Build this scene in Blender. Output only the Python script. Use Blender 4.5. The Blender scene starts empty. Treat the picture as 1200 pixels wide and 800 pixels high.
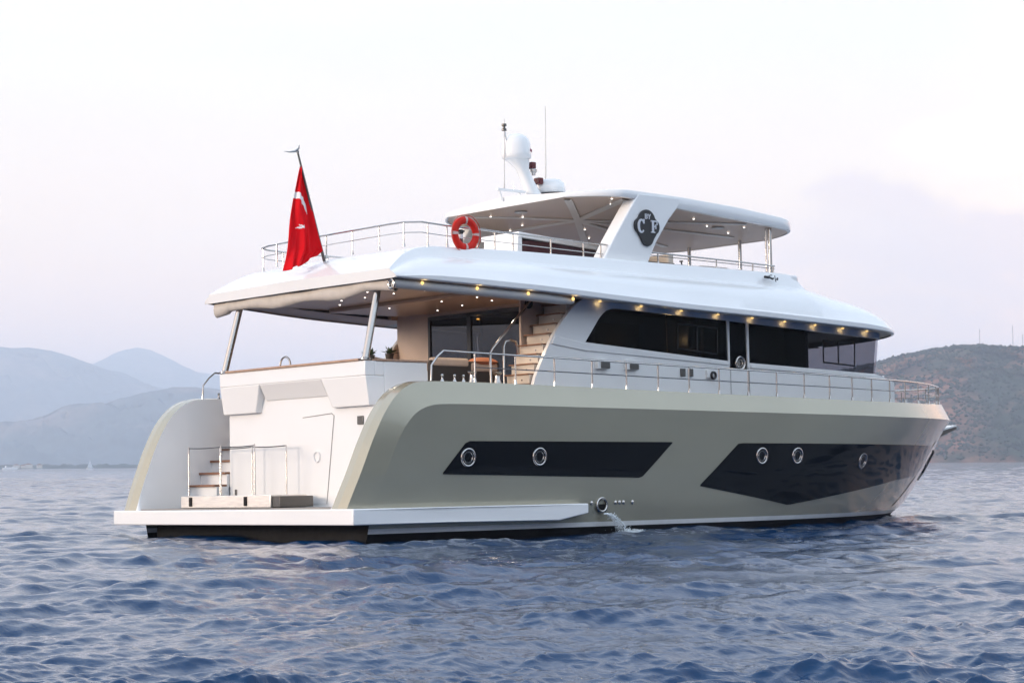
import bpy, math, random
import numpy as np
from mathutils import Vector, Matrix
random.seed(7); rng = np.random.default_rng(7)
R = math.radians
scn = bpy.context.scene
COL = scn.collection

# ------------------------------------------------------------------ camera
HEAD = R(48.52)                       # compass heading of the view, from +X (bow) towards +Y (port)
CAM = Vector((-24.85, -36.375, 1.5375))
roll = math.atan2(-8/1090, 1); pitch = math.atan2(144.04, 2400.0)
D = Vector((math.cos(HEAD), math.sin(HEAD), 0)); RT = Vector((math.sin(HEAD), -math.cos(HEAD), 0)); UP = Vector((0, 0, 1))
F = D*math.cos(pitch) + UP*math.sin(pitch); V = -D*math.sin(pitch) + UP*math.cos(pitch)
c_, s_ = math.cos(roll), math.sin(roll)
Rr = RT*c_ + V*s_; Vr = V*c_ - RT*s_
cd = bpy.data.cameras.new('camera'); cam = bpy.data.objects.new('camera', cd); COL.objects.link(cam)
cd.sensor_width = 36; cd.lens = 72.0; cd.clip_start = 0.5; cd.clip_end = 60000
M = Matrix.Identity(4)
for i in range(3):
    M[i][0] = Rr[i]; M[i][1] = Vr[i]; M[i][2] = -F[i]; M[i][3] = CAM[i]
cam.matrix_world = M
scn.camera = cam

# ------------------------------------------------------------------ sky, sun, exposure
SUN_AZ = math.atan2(0.30, -0.95); SUN_EL = R(7)
w = bpy.data.worlds.new('World'); scn.world = w; w.use_nodes = True
nt = w.node_tree; N = nt.nodes; L = nt.links; N.clear()
def nd(t, **k):
    n = N.new(t)
    for a, b in k.items(): setattr(n, a, b)
    return n
def wmath(op, a, b=None, clamp=False):
    m = nd('ShaderNodeMath', operation=op, use_clamp=clamp)
    for i, x in enumerate((a, b)):
        if x is None: continue
        if isinstance(x, (int, float)): m.inputs[i].default_value = x
        else: L.new(x, m.inputs[i])
    return m.outputs[0]
def wramp(fac, stops):
    r = nd('ShaderNodeValToRGB'); e = r.color_ramp.elements
    e[0].position, e[0].color = stops[0][0], (*stops[0][1], 1)
    e[1].position, e[1].color = stops[-1][0], (*stops[-1][1], 1)
    for p, c in stops[1:-1]:
        q = e.new(p); q.color = (*c, 1)
    L.new(fac, r.inputs[0]); return r.outputs[0]
def wmix(f, a, b, mode='MIX'):
    m = nd('ShaderNodeMix', data_type='RGBA', blend_type=mode)
    for s, x in ((0, f), (6, a), (7, b)):
        if isinstance(x, (int, float)): m.inputs[s].default_value = x
        elif isinstance(x, tuple): m.inputs[s].default_value = (*x, 1)
        else: L.new(x, m.inputs[s])
    return m.outputs[2]
def wsmooth(x, a, b):
    m = nd('ShaderNodeMapRange', interpolation_type='SMOOTHSTEP')
    m.inputs[1].default_value = a; m.inputs[2].default_value = b
    L.new(x, m.inputs[0]); return m.outputs[0]
tc = nd('ShaderNodeTexCoord')
sx = nd('ShaderNodeSeparateXYZ'); L.new(tc.outputs['Generated'], sx.inputs[0])
el = wmath('MAXIMUM', sx.outputs[2], 0.0)
SKY_STOPS = [(0.0, (1.45, 0.68, 0.40)), (0.05, (1.26, 0.80, 0.57)), (0.11, (1.02, 0.785, 0.62)),
             (0.20, (0.82, 0.77, 0.71)), (0.34, (0.72, 0.78, 0.87)), (0.6, (0.68, 0.81, 1.0)), (1.0, (0.58, 0.73, 0.94))]
base = wramp(el, SKY_STOPS)
# afterglow on the stern side of the yacht
gd = nd('ShaderNodeVectorMath', operation='DOT_PRODUCT'); L.new(tc.outputs['Generated'], gd.inputs[0])
gd.inputs[1].default_value = (math.cos(SUN_AZ), math.sin(SUN_AZ), 0.12)
glow = wmath('MULTIPLY', wsmooth(gd.outputs['Value'], 0.35, 1.0), wsmooth(wmath('MULTIPLY', el, -1.0), -0.75, -0.05))
base = wmix(glow, base, (2.1, 1.55, 1.22))
# the sky behind the camera is a cooler, brighter blue
bk = nd('ShaderNodeVectorMath', operation='DOT_PRODUCT'); L.new(tc.outputs['Generated'], bk.inputs[0])
bk.inputs[1].default_value = (0.25, -0.95, 0.25)
cool = wsmooth(bk.outputs['Value'], 0.25, 1.0)
base = wmix(cool, base, (0.88, 1.03, 1.22))
# second patch of afterglow just above the horizon off the bow
g2 = nd('ShaderNodeVectorMath', operation='DOT_PRODUCT'); L.new(tc.outputs['Generated'], g2.inputs[0]); g2.inputs[1].default_value = (math.cos(R(8)), math.sin(R(8)), 0.03)
base = wmix(wmath('MULTIPLY', wsmooth(g2.outputs['Value'], 0.86, 0.99), wmath('SUBTRACT', 1.0, wsmooth(el, 0.10, 0.32))), base, (2.3, 1.15, 0.62))
# cloud bank low on the bow side: lavender body with a sunlit top
CL_AZ = HEAD - R(11.8)
mp = nd('ShaderNodeVectorRotate', rotation_type='Z_AXIS'); L.new(tc.outputs['Generated'], mp.inputs['Vector']); mp.inputs['Angle'].default_value = -CL_AZ
cs = nd('ShaderNodeSeparateXYZ'); L.new(mp.outputs[0], cs.inputs[0])
cn = nd('ShaderNodeTexNoise'); cn.inputs['Scale'].default_value = 9; cn.inputs['Detail'].default_value = 7; cn.inputs['Roughness'].default_value = 0.55
sc3 = nd('ShaderNodeVectorMath', operation='MULTIPLY'); L.new(mp.outputs[0], sc3.inputs[0]); sc3.inputs[1].default_value = (1, 1, 2.6)
L.new(sc3.outputs[0], cn.inputs['Vector'])
nz = wmath('SUBTRACT', cn.outputs['Fac'], 0.5)
front = wsmooth(cs.outputs[0], 0.5, 0.8)
ez = wmath('ADD', cs.outputs[2], wmath('MULTIPLY', nz, 0.11))
ey = wmath('ADD', cs.outputs[1], wmath('MULTIPLY', nz, 0.22))
lat = wmath('SUBTRACT', 1.0, wsmooth(ey, 0.0, 0.14))
bank = wmath('MULTIPLY', wmath('MULTIPLY', wsmooth(ez, 0.060, 0.095), wmath('SUBTRACT', 1.0, wsmooth(ez, 0.122, 0.134))), lat)
bank = wmath('MULTIPLY', wmath('MULTIPLY', bank, front), 0.62)
base = wmix(bank, base, (0.72, 0.57, 0.61))
lat2 = wmath('SUBTRACT', 1.0, wsmooth(ey, -0.03, 0.022))
topc = wmath('MULTIPLY', wmath('MULTIPLY', wsmooth(ez, 0.122, 0.136), wmath('SUBTRACT', 1.0, wsmooth(ez, 0.140, 0.165))), lat2)
topc = wmath('MULTIPLY', wmath('MULTIPLY', topc, front), 0.78)
base = wmix(topc, base, (1.13, 0.93, 0.70))
# faint streaks over the whole sky
sn = nd('ShaderNodeTexNoise'); sn.inputs['Scale'].default_value = 3.0; sn.inputs['Detail'].default_value = 5
sv = nd('ShaderNodeVectorMath', operation='MULTIPLY'); L.new(tc.outputs['Generated'], sv.inputs[0]); sv.inputs[1].default_value = (1, 1, 5)
L.new(sv.outputs[0], sn.inputs['Vector'])
base = wmix(wmath('MULTIPLY', wsmooth(sn.outputs['Fac'], 0.42, 0.75), 0.22), base, (1.02, 0.96, 0.98))
sky = nd('ShaderNodeTexSky', sky_type='NISHITA', sun_disc=False)
sky.sun_elevation = SUN_EL; sky.sun_rotation = math.pi/2 - SUN_AZ; sky.dust_density = 2.0
bg1 = nd('ShaderNodeBackground'); bg1.inputs[1].default_value = 0.05; L.new(sky.outputs[0], bg1.inputs[0])
bg2 = nd('ShaderNodeBackground'); bg2.inputs[1].default_value = 1.12; L.new(base, bg2.inputs[0])
ad = nd('ShaderNodeAddShader'); L.new(bg1.outputs[0], ad.inputs[0]); L.new(bg2.outputs[0], ad.inputs[1])
wo = nd('ShaderNodeOutputWorld'); L.new(ad.outputs[0], wo.inputs[0])
sl = bpy.data.lights.new('sun', 'SUN'); sun = bpy.data.objects.new('sun', sl); COL.objects.link(sun)
sl.energy = 4.9; sl.angle = R(18); sl.color = (1.0, 0.84, 0.70)
sd = Vector((math.cos(SUN_AZ)*math.cos(SUN_EL), math.sin(SUN_AZ)*math.cos(SUN_EL), math.sin(SUN_EL)))
sun.rotation_euler = sd.to_track_quat('Z', 'Y').to_euler()
vs = scn.view_settings; vs.view_transform = 'Standard'; vs.look = 'None'; vs.gamma = 1; vs.exposure = 0.28; vs.use_curve_mapping = False
scn.render.engine = 'CYCLES'
cy = scn.cycles; cy.use_denoising = True; cy.max_bounces = 8; cy.diffuse_bounces = 3; cy.glossy_bounces = 4; cy.transparent_max_bounces = 12
cy.transmission_bounces = 4; cy.volume_bounces = 1; cy.sample_clamp_indirect = 6; cy.caustics_reflective = False; cy.caustics_refractive = False

# ------------------------------------------------------------------ materials
def mat(name, col, rough=0.5, metal=0.0, coat=0.0, spec=0.5, var=0.0, vscale=3.0, bump=0.0, bscale=40.0, rvar=0.0, emit=None, es=0, stretch=(1, 1, 1), ior=None, bdet=4):
    m = bpy.data.materials.new(name); m.use_nodes = True
    n = m.node_tree.nodes; l = m.node_tree.links; p = n['Principled BSDF']
    p.inputs['Base Color'].default_value = (*col, 1); p.inputs['Roughness'].default_value = rough
    p.inputs['Metallic'].default_value = metal; p.inputs['Coat Weight'].default_value = coat
    p.inputs['Coat Roughness'].default_value = 0.06
    p.inputs['Specular IOR Level'].default_value = spec
    if ior: p.inputs['IOR'].default_value = ior
    if emit: p.inputs['Emission Color'].default_value = (*emit, 1); p.inputs['Emission Strength'].default_value = es
    if var or bump or rvar:
        t = n.new('ShaderNodeTexCoord'); mpn = n.new('ShaderNodeMapping'); mpn.inputs['Scale'].default_value = stretch
        l.new(t.outputs['Object'], mpn.inputs[0])
    if var or rvar:
        a = n.new('ShaderNodeTexNoise'); a.inputs['Scale'].default_value = vscale; a.inputs['Detail'].default_value = 6
        l.new(mpn.outputs[0], a.inputs['Vector'])
    if var:
        x = n.new('ShaderNodeMapRange'); x.inputs[1].default_value = 0.3; x.inputs[2].default_value = 0.7
        x.inputs[3].default_value = 1 - var; x.inputs[4].default_value = 1 + var; l.new(a.outputs['Fac'], x.inputs[0])
        mx = n.new('ShaderNodeVectorMath'); mx.operation = 'SCALE'; mx.inputs[0].default_value = col
        l.new(x.outputs[0], mx.inputs['Scale']); l.new(mx.outputs[0], p.inputs['Base Color'])
    if rvar:
        x = n.new('ShaderNodeMapRange'); x.inputs[3].default_value = max(rough - rvar, 0.01); x.inputs[4].default_value = rough + rvar
        l.new(a.outputs['Fac'], x.inputs[0]); l.new(x.outputs[0], p.inputs['Roughness'])
    if bump:
        b = n.new('ShaderNodeTexNoise'); b.inputs['Scale'].default_value = bscale; b.inputs['Detail'].default_value = bdet
        l.new(mpn.outputs[0], b.inputs['Vector'])
        k = n.new('ShaderNodeBump'); k.inputs['Strength'].default_value = bump; k.inputs['Distance'].default_value = 0.02
        l.new(b.outputs['Fac'], k.inputs['Height']); l.new(k.outputs[0], p.inputs['Normal'])
    return m
WHITE = mat('white_gelcoat', (0.82, 0.82, 0.81), 0.22, var=0.02, vscale=0.8, bump=0.02, bscale=1.2, coat=0.3)
HULLP = mat('champagne_paint', (0.395, 0.370, 0.280), 0.25, metal=0.40, coat=0.5, var=0.04, vscale=0.5, bump=0.10, bscale=0.55, bdet=0.0, stretch=(1, 1, 2.2))
BLACKP = mat('antifouling', (0.010, 0.010, 0.011), 0.6, var=0.3, vscale=6, spec=0.15)
GLASSB = mat('black_glass', (0.004, 0.005, 0.007), 0.03, spec=0.24, bump=0.012, bscale=0.8)
CHROME = mat('stainless', (0.50, 0.48, 0.46), 0.18, metal=1.0, rvar=0.06, vscale=8)
BRUSHED = mat('brushed_steel', (0.80, 0.76, 0.71), 0.42, metal=1.0, rvar=0.1, vscale=3, stretch=(1, 1, 12), var=0.08)
STEELDK = mat('dark_steel', (0.13, 0.125, 0.12), 0.35, metal=0.8)
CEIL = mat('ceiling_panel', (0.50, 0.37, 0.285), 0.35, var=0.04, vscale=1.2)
CEILW = mat('ceiling_rib', (0.62, 0.58, 0.54), 0.4)
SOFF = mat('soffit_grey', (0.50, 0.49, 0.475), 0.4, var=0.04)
BEIGE = mat('beige_laminate', (0.60, 0.47, 0.38), 0.4, var=0.05, vscale=2)
AWN = mat('awning_canvas', (0.60, 0.55, 0.49), 0.75, var=0.07, vscale=4, bump=0.25, bscale=9)
TEAK = mat('teak', (0.23, 0.105, 0.055), 0.5, var=0.25, vscale=8, stretch=(1, 6, 1))
TEAKL = mat('teak_cap', (0.42, 0.27, 0.19), 0.45, var=0.15, vscale=6, stretch=(6, 1, 1))
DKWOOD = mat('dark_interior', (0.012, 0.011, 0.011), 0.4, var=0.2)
CURT = mat('curtain', (0.30, 0.20, 0.11), 0.8, var=0.2, vscale=8, stretch=(8, 8, 0.3))
RED = mat('buoy_red', (0.62, 0.016, 0.006), 0.5, var=0.08, spec=0.25)
FLAGR = mat('flag_red', (0.68, 0.008, 0.014), 0.9, var=0.08, vscale=4, spec=0.1)
FLAGW = mat('flag_white', (0.80, 0.78, 0.78), 0.7)
TAPE = mat('reflective_tape', (0.62, 0.42, 0.38), 0.35)
BLK = mat('black_plastic', (0.016, 0.016, 0.018), 0.35)
WICKER = mat('dark_wicker', (0.035, 0.030, 0.028), 0.7, var=0.4, vscale=60, bump=0.6, bscale=90)
CUSH = mat('beige_cushion', (0.50, 0.40, 0.33), 0.85, var=0.06, vscale=6)
TERRA = mat('terracotta_cushion', (0.42, 0.15, 0.07), 0.85, var=0.1)
CREAM = mat('cream_vinyl', (0.62, 0.55, 0.47), 0.5, var=0.04)
MAROON = mat('maroon_panel', (0.055, 0.012, 0.018), 0.25, var=0.2)
LED = mat('led_disc', (0.9, 0.9, 0.9), 0.4, emit=(1.0, 0.95, 0.88), es=4.5)
WARM = mat('warm_lamp', (0.9, 0.7, 0.3), 0.4, emit=(1.0, 0.64, 0.20), es=0.85)
PICT = mat('lit_picture', (0.4, 0.3, 0.1), 0.5, emit=(1.0, 0.62, 0.16), es=5.0)
REDL = mat('red_lens', (0.10, 0.008, 0.010), 0.2)
LEAF = mat('leaf_green', (0.05, 0.075, 0.03), 0.6, var=0.3, vscale=20)
POT = mat('dark_pot', (0.05, 0.04, 0.035), 0.6)
SOLE = mat('deck_sole', (0.30, 0.20, 0.13), 0.55, var=0.15, vscale=10, stretch=(1, 12, 1))

def glass_tint(name, tint, extra):
    m = bpy.data.materials.new(name); m.use_nodes = True; n = m.node_tree.nodes; l = m.node_tree.links; n.clear()
    o = n.new('ShaderNodeOutputMaterial'); mx = n.new('ShaderNodeMixShader'); tr = n.new('ShaderNodeBsdfTransparent'); gl = n.new('ShaderNodeBsdfGlossy')
    tr.inputs[0].default_value = (*tint, 1); gl.inputs['Roughness'].default_value = 0.015; gl.inputs[0].default_value = (0.9, 0.92, 1.0, 1)
    fr = n.new('ShaderNodeFresnel'); fr.inputs[0].default_value = 1.5
    ad_ = n.new('ShaderNodeMath'); ad_.operation = 'ADD'; ad_.use_clamp = True; ad_.inputs[1].default_value = extra
    l.new(fr.outputs[0], ad_.inputs[0]); ge = n.new('ShaderNodeNewGeometry'); bf = n.new('ShaderNodeMath'); bf.operation = 'MULTIPLY_ADD'; bf.inputs[1].default_value = -1; bf.inputs[2].default_value = 1; l.new(ge.outputs['Backfacing'], bf.inputs[0])
    m2 = n.new('ShaderNodeMath'); m2.operation = 'MULTIPLY'; l.new(ad_.outputs[0], m2.inputs[0]); l.new(bf.outputs[0], m2.inputs[1]); l.new(m2.outputs[0], mx.inputs[0]); l.new(tr.outputs[0], mx.inputs[1]); l.new(gl.outputs[0], mx.inputs[2]); l.new(mx.outputs[0], o.inputs[0])
    t = n.new('ShaderNodeTexCoord'); nz_ = n.new('ShaderNodeTexNoise'); nz_.inputs['Scale'].default_value = 0.7; l.new(t.outputs['Object'], nz_.inputs['Vector'])
    b = n.new('ShaderNodeBump'); b.inputs['Strength'].default_value = 0.015; b.inputs['Distance'].default_value = 0.05
    l.new(nz_.outputs['Fac'], b.inputs['Height']); l.new(b.outputs[0], gl.inputs['Normal'])
    return m
TINT = glass_tint('tinted_glass', (0.26, 0.26, 0.28), 0.0)
TINTL = glass_tint('door_glass', (0.34, 0.33, 0.33), 0.0)
TINTC = glass_tint('pilothouse_glass', (0.56, 0.56, 0.59), 0.0)

# ------------------------------------------------------------------ mesh helpers
class MB:
    def __init__(s): s.v = []; s.f = []; s.mi = []
    def add(s, vs, fs, mi=0):
        o = len(s.v); s.v += [tuple(map(float, p)) for p in vs]; s.f += [tuple(i+o for i in f) for f in fs]
        s.mi += [mi]*len(fs) if isinstance(mi, int) else list(mi)
    def box(s, x0, x1, y0, y1, z0, z1, mi=0):
        v = [(x, y, z) for x in (x0, x1) for y in (y0, y1) for z in (z0, z1)]
        s.add(v, [(0, 1, 3, 2), (4, 6, 7, 5), (0, 4, 5, 1), (2, 3, 7, 6), (0, 2, 6, 4), (1, 5, 7, 3)], mi)
    def hexa(s, a, b, mi=0):                      # two quads
        s.add(list(a)+list(b), [(3, 2, 1, 0), (4, 5, 6, 7), (0, 1, 5, 4), (1, 2, 6, 5), (2, 3, 7, 6), (3, 0, 4, 7)], mi)
    def grid(s, P, closed=False, mi=0, flip=False):
        P = np.asarray(P, float); n, m = P.shape[:2]; fs = []
        for i in range(n-1):
            for j in range(m if closed else m-1):
                k = (j+1) % m
                q = (i*m+j, i*m+k, (i+1)*m+k, (i+1)*m+j)
                fs.append(q[::-1] if flip else q)
        s.add(P.reshape(-1, 3), fs, mi)
    def prism(s, poly, ax, a, b, mi=0):           # polygon in the two other axes, extruded along ax
        n = len(poly)
        def pt(p, t): return {'x': (t, p[0], p[1]), 'y': (p[0], t, p[1]), 'z': (p[0], p[1], t)}[ax]
        vs = [pt(p, a) for p in poly]+[pt(p, b) for p in poly]
        s.add(vs, [tuple(range(n))[::-1], tuple(range(n, 2*n))]+[(i, (i+1) % n, n+(i+1) % n, n+i) for i in range(n)], mi)
    def tube(s, pts, r, n=8, mi=0, caps=True):
        pts = [Vector(p) for p in pts]; rs = r if isinstance(r, (list, tuple)) else [r]*len(pts)
        T = []
        for i in range(len(pts)):
            a = pts[max(i-1, 0)]; b = pts[min(i+1, len(pts)-1)]; T.append((b-a).normalized())
        u = T[0].orthogonal().normalized(); ring = []
        for i, p in enumerate(pts):
            u = (u - T[i]*u.dot(T[i])); u = u.normalized() if u.length > 1e-6 else T[i].orthogonal().normalized()
            w_ = T[i].cross(u)
            ring.append([p + (u*math.cos(2*math.pi*k/n)+w_*math.sin(2*math.pi*k/n))*rs[i] for k in range(n)])
        o = len(s.v); s.grid([[tuple(q) for q in rr] for rr in ring], closed=True, mi=mi)
        if caps:
            m_ = len(pts); s.f.append(tuple(o+k for k in range(n))[::-1]); s.f.append(tuple(o+(m_-1)*n+k for k in range(n))); s.mi += [mi, mi]
    def lathe(s, prof, c, n=20, ax='z', mi=0):
        rows = []
        for r, h in prof:
            row = []
            for k in range(n):
                a = 2*math.pi*k/n; x, y = r*math.cos(a), r*math.sin(a)
                row.append({'z': (c[0]+x, c[1]+y, c[2]+h), 'y': (c[0]+x, c[1]+h, c[2]+y), 'x': (c[0]+h, c[1]+x, c[2]+y)}[ax])
            rows.append(row)
        o = len(s.v); s.grid(rows, closed=True, mi=mi)
        s.f.append(tuple(o+k for k in range(n))); s.f.append(tuple(o+(len(prof)-1)*n+k for k in range(n))); s.mi += [mi, mi]
    def torus(s, c, R1, r, n=32, m=12, ax='y', mi=0, squash=1.0):
        rows = []
        for i in range(n+1):
            a = 2*math.pi*i/n; row = []
            for j in range(m):
                b = 2*math.pi*j/m; q = R1+r*math.cos(b); h = r*math.sin(b)*squash
                x, y = q*math.cos(a), q*math.sin(a)
                row.append({'z': (c[0]+x, c[1]+y, c[2]+h), 'y': (c[0]+x, c[1]+h, c[2]+y), 'x': (c[0]+h, c[1]+x, c[2]+y)}[ax])
            rows.append(row)
        s.grid(rows, closed=True, mi=mi)
    def build(s, name, m, parent=None, angle=35, bevel=0.0, flat=False):
        me = bpy.data.meshes.new(name); me.from_pydata(s.v, [], s.f)
        for mm in (m if isinstance(m, (list, tuple)) else [m]): me.materials.append(mm)
        me.polygons.foreach_set('material_index', s.mi)
        bm_fix(me)
        if not flat:
            me.polygons.foreach_set('use_smooth', [True]*len(me.polygons)); me.set_sharp_from_angle(angle=R(angle))
        o = bpy.data.objects.new(name, me); COL.objects.link(o)
        if parent: o.parent = parent
        if bevel:
            b = o.modifiers.new('bevel', 'BEVEL'); b.width = bevel; b.segments = 3; b.limit_method = 'ANGLE'; b.angle_limit = R(40); b.harden_normals = False
        return o
import bmesh
def bm_fix(me):
    b = bmesh.new(); b.from_mesh(me); bmesh.ops.remove_doubles(b, verts=b.verts, dist=1e-5)
    bmesh.ops.dissolve_degenerate(b, edges=b.edges, dist=1e-6)
    bmesh.ops.recalc_face_normals(b, faces=b.faces); b.to_mesh(me); b.free()
def spline(pts, n):
    p = np.asarray(pts, float); d = np.r_[0, np.cumsum(np.linalg.norm(np.diff(p, axis=0), axis=1))]
    out = []; m = len(p)
    tt = np.linspace(0, m-1, n)
    for t in tt:
        i = min(int(t), m-2); u = t-i
        p0, p1, p2, p3 = p[max(i-1, 0)], p[i], p[i+1], p[min(i+2, m-1)]
        out.append(0.5*((2*p1)+(-p0+p2)*u+(2*p0-5*p1+4*p2-p3)*u*u+(-p0+3*p1-3*p2+p3)*u**3))
    return np.array(out)
def tag(o, label=None, cat=None, group=None, kind=None):
    if label: o['label'] = label
    if cat: o['category'] = cat
    if group: o['group'] = group
    if kind: o['kind'] = kind
    return o
def empty(name, loc=(0, 0, 0), parent=None):
    o = bpy.data.objects.new(name, None); o.empty_display_size = 0.3; COL.objects.link(o); o.location = loc
    if parent: o.parent = parent
    return o
def copy_tree(o, parent=None):
    c = o.copy(); COL.objects.link(c); c.parent = parent
    for ch in list(o.children): copy_tree(ch, c)
    return c
LIST = R(-0.9)                                   # the yacht heels a touch to port
RX = Matrix.Rotation(LIST, 4, 'X')
def aboard(name, loc):                           # a loose thing standing on the yacht, heeled with it
    o = empty(name); o.rotation_euler = (LIST, 0, 0); o.location = RX @ Vector(loc); return o

exec_parts = []
# ================================================================== WATER
def water():
    h = CAM.z
    rs = [0.0, 2.0, 5.0, 8.0, 11.0]; r = 12.5
    while r < 40000:
        rs.append(r)
        dr = r*r/(2000*h)*0.38
        dr = min(max(dr, 0.02), max(0.10, r*0.0034) if r < 900 else r*0.012 if r < 4000 else r*0.03)
        r += dr
    rs = np.array(rs)
    fine = np.linspace(-16, 16, 1240)
    side = np.array([18, 20, 23, 27, 32, 38, 46, 56, 70, 85, 100, 118, 136, 154, 172, 180.0])
    ang = np.r_[-side[::-1], fine, side][:-1]    # closed ring: -180 == 180
    th = HEAD + np.radians(ang)
    n, m = len(rs), len(th)
    Rg, Tg = np.meshgrid(rs, th, indexing='ij')
    X = CAM.x + Rg*np.cos(Tg); Y = CAM.y + Rg*np.sin(Tg); Z = np.zeros_like(X); DX = np.zeros_like(X); DY = np.zeros_like(X)
    dth = np.gradient(np.radians(ang))[None, :]*Rg
    drr = np.gradient(rs)[:, None] + 0*Rg
    g = np.random.default_rng(11)
    lam = np.exp(np.linspace(math.log(0.10), math.log(11.0), 120))
    wind = HEAD + R(205)
    patch = 1.0 + 0*X
    for k in range(7):
        a = g.uniform(0, 2*math.pi); kk = 2*math.pi/math.exp(g.uniform(math.log(2.5), math.log(28)))
        patch += 0.16*np.sin(kk*math.cos(a)*X+kk*math.sin(a)*Y+g.uniform(0, 6.28))
    patch = np.clip(patch, 0.3, 1.6)
    for k, l in enumerate(lam):
        a = g.normal(wind, R(34)) if l > 1.2 else g.normal(wind, R(48)); ph = g.uniform(0, 2*math.pi)
        kk = 2*math.pi/l; kx, ky = kk*math.cos(a), kk*math.sin(a)
        slope = 0.0300*(l/0.70)**(-0.05 if l < 0.70 else -0.62)
        amp = slope/kk*math.sqrt(2)
        sp = np.maximum(np.minimum(drr, 5), np.minimum(dth, 30))
        fade = np.clip((l/np.maximum(sp, 1e-3)-2.0)/1.6, 0, 1)
        P = kx*X+ky*Y+ph
        s_, c2 = np.sin(P), np.cos(P)
        if l < 2.2: amp = amp*patch
        Z += fade*amp*s_; q = 0.62*amp*fade
        DX += q*math.cos(a)*c2; DY += q*math.sin(a)*c2
    # slow patchiness of the wind over the surface
    co = np.stack([X+DX, Y+DY, Z], -1).astype(np.float32)
    idx = np.arange(n*m).reshape(n, m)
    a = idx[:-1, :]; b = np.roll(idx, -1, axis=1)[:-1, :]; c = np.roll(idx, -1, axis=1)[1:, :]; d = idx[1:, :]
    q = np.stack([a, d, c, b], -1)[1:].reshape(-1, 4)          # drop the degenerate first ring
    cen = np.stack([idx[1, :], np.roll(idx[1, :], -1), ], -1)
    me = bpy.data.meshes.new('water')
    nf = len(q); me.vertices.add(n*m); me.vertices.foreach_set('co', co.ravel())
    me.loops.add(nf*4); me.loops.foreach_set('vertex_index', q.ravel().astype(np.int32))
    me.polygons.add(nf); me.polygons.foreach_set('loop_start', np.arange(0, nf*4, 4, dtype=np.int32))
    me.polygons.foreach_set('use_smooth', np.ones(nf, bool)); me.update(); me.validate()
    o = bpy.data.objects.new('water', me); COL.objects.link(o); tag(o, kind='structure')
    mt = bpy.data.materials.new('sea_water'); mt.use_nodes = True; nn = mt.node_tree.nodes; ll = mt.node_tree.links; p = nn['Principled BSDF']
    p.inputs['Base Color'].default_value = (0.001, 0.029, 0.090, 1); p.inputs['Roughness'].default_value = 0.035; p.inputs['IOR'].default_value = 1.333
    t = nn.new('ShaderNodeTexCoord')
    mp_ = nn.new('ShaderNodeMapping'); mp_.inputs['Rotation'].default_value = (0, 0, -wind); mp_.inputs['Scale'].default_value = (1.0, 0.55, 1.0)
    ll.new(t.outputs['Object'], mp_.inputs[0])
    n1 = nn.new('ShaderNodeTexNoise'); n1.inputs['Scale'].default_value = 10.0; n1.inputs['Detail'].default_value = 5; n1.inputs['Roughness'].default_value = 0.6; n1.inputs['Distortion'].default_value = 0.5
    n2 = nn.new('ShaderNodeTexNoise'); n2.inputs['Scale'].default_value = 0.62; n2.inputs['Detail'].default_value = 6; n2.inputs['Roughness'].default_value = 0.62; n2.inputs['Distortion'].default_value = 0.4
    ll.new(mp_.outputs[0], n1.inputs['Vector']); ll.new(mp_.outputs[0], n2.inputs['Vector'])
    geo = nn.new('ShaderNodeNewGeometry')
    ds = nn.new('ShaderNodeVectorMath'); ds.operation = 'DISTANCE'; ll.new(geo.outputs['Position'], ds.inputs[0]); ds.inputs[1].default_value = (0.0, 0.0, 0.0)
    fr = nn.new('ShaderNodeMapRange'); fr.inputs[1].default_value = 20; fr.inputs[2].default_value = 120; fr.inputs[3].default_value = 0.0; fr.inputs[4].default_value = 1.0
    ll.new(ds.outputs['Value'], fr.inputs[0])
    b1 = nn.new('ShaderNodeBump'); b1.inputs['Strength'].default_value = 0.55; b1.inputs['Distance'].default_value = 0.022; ll.new(n1.outputs['Fac'], b1.inputs['Height'])
    b2 = nn.new('ShaderNodeBump'); b2.inputs['Distance'].default_value = 0.42; ll.new(n2.outputs['Fac'], b2.inputs['Height']); ll.new(b1.outputs[0], b2.inputs['Normal'])
    ll.new(fr.outputs[0], b2.inputs['Strength']); ll.new(b2.outputs[0], p.inputs['Normal'])
    me.materials.append(mt)
    return o
water()

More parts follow.
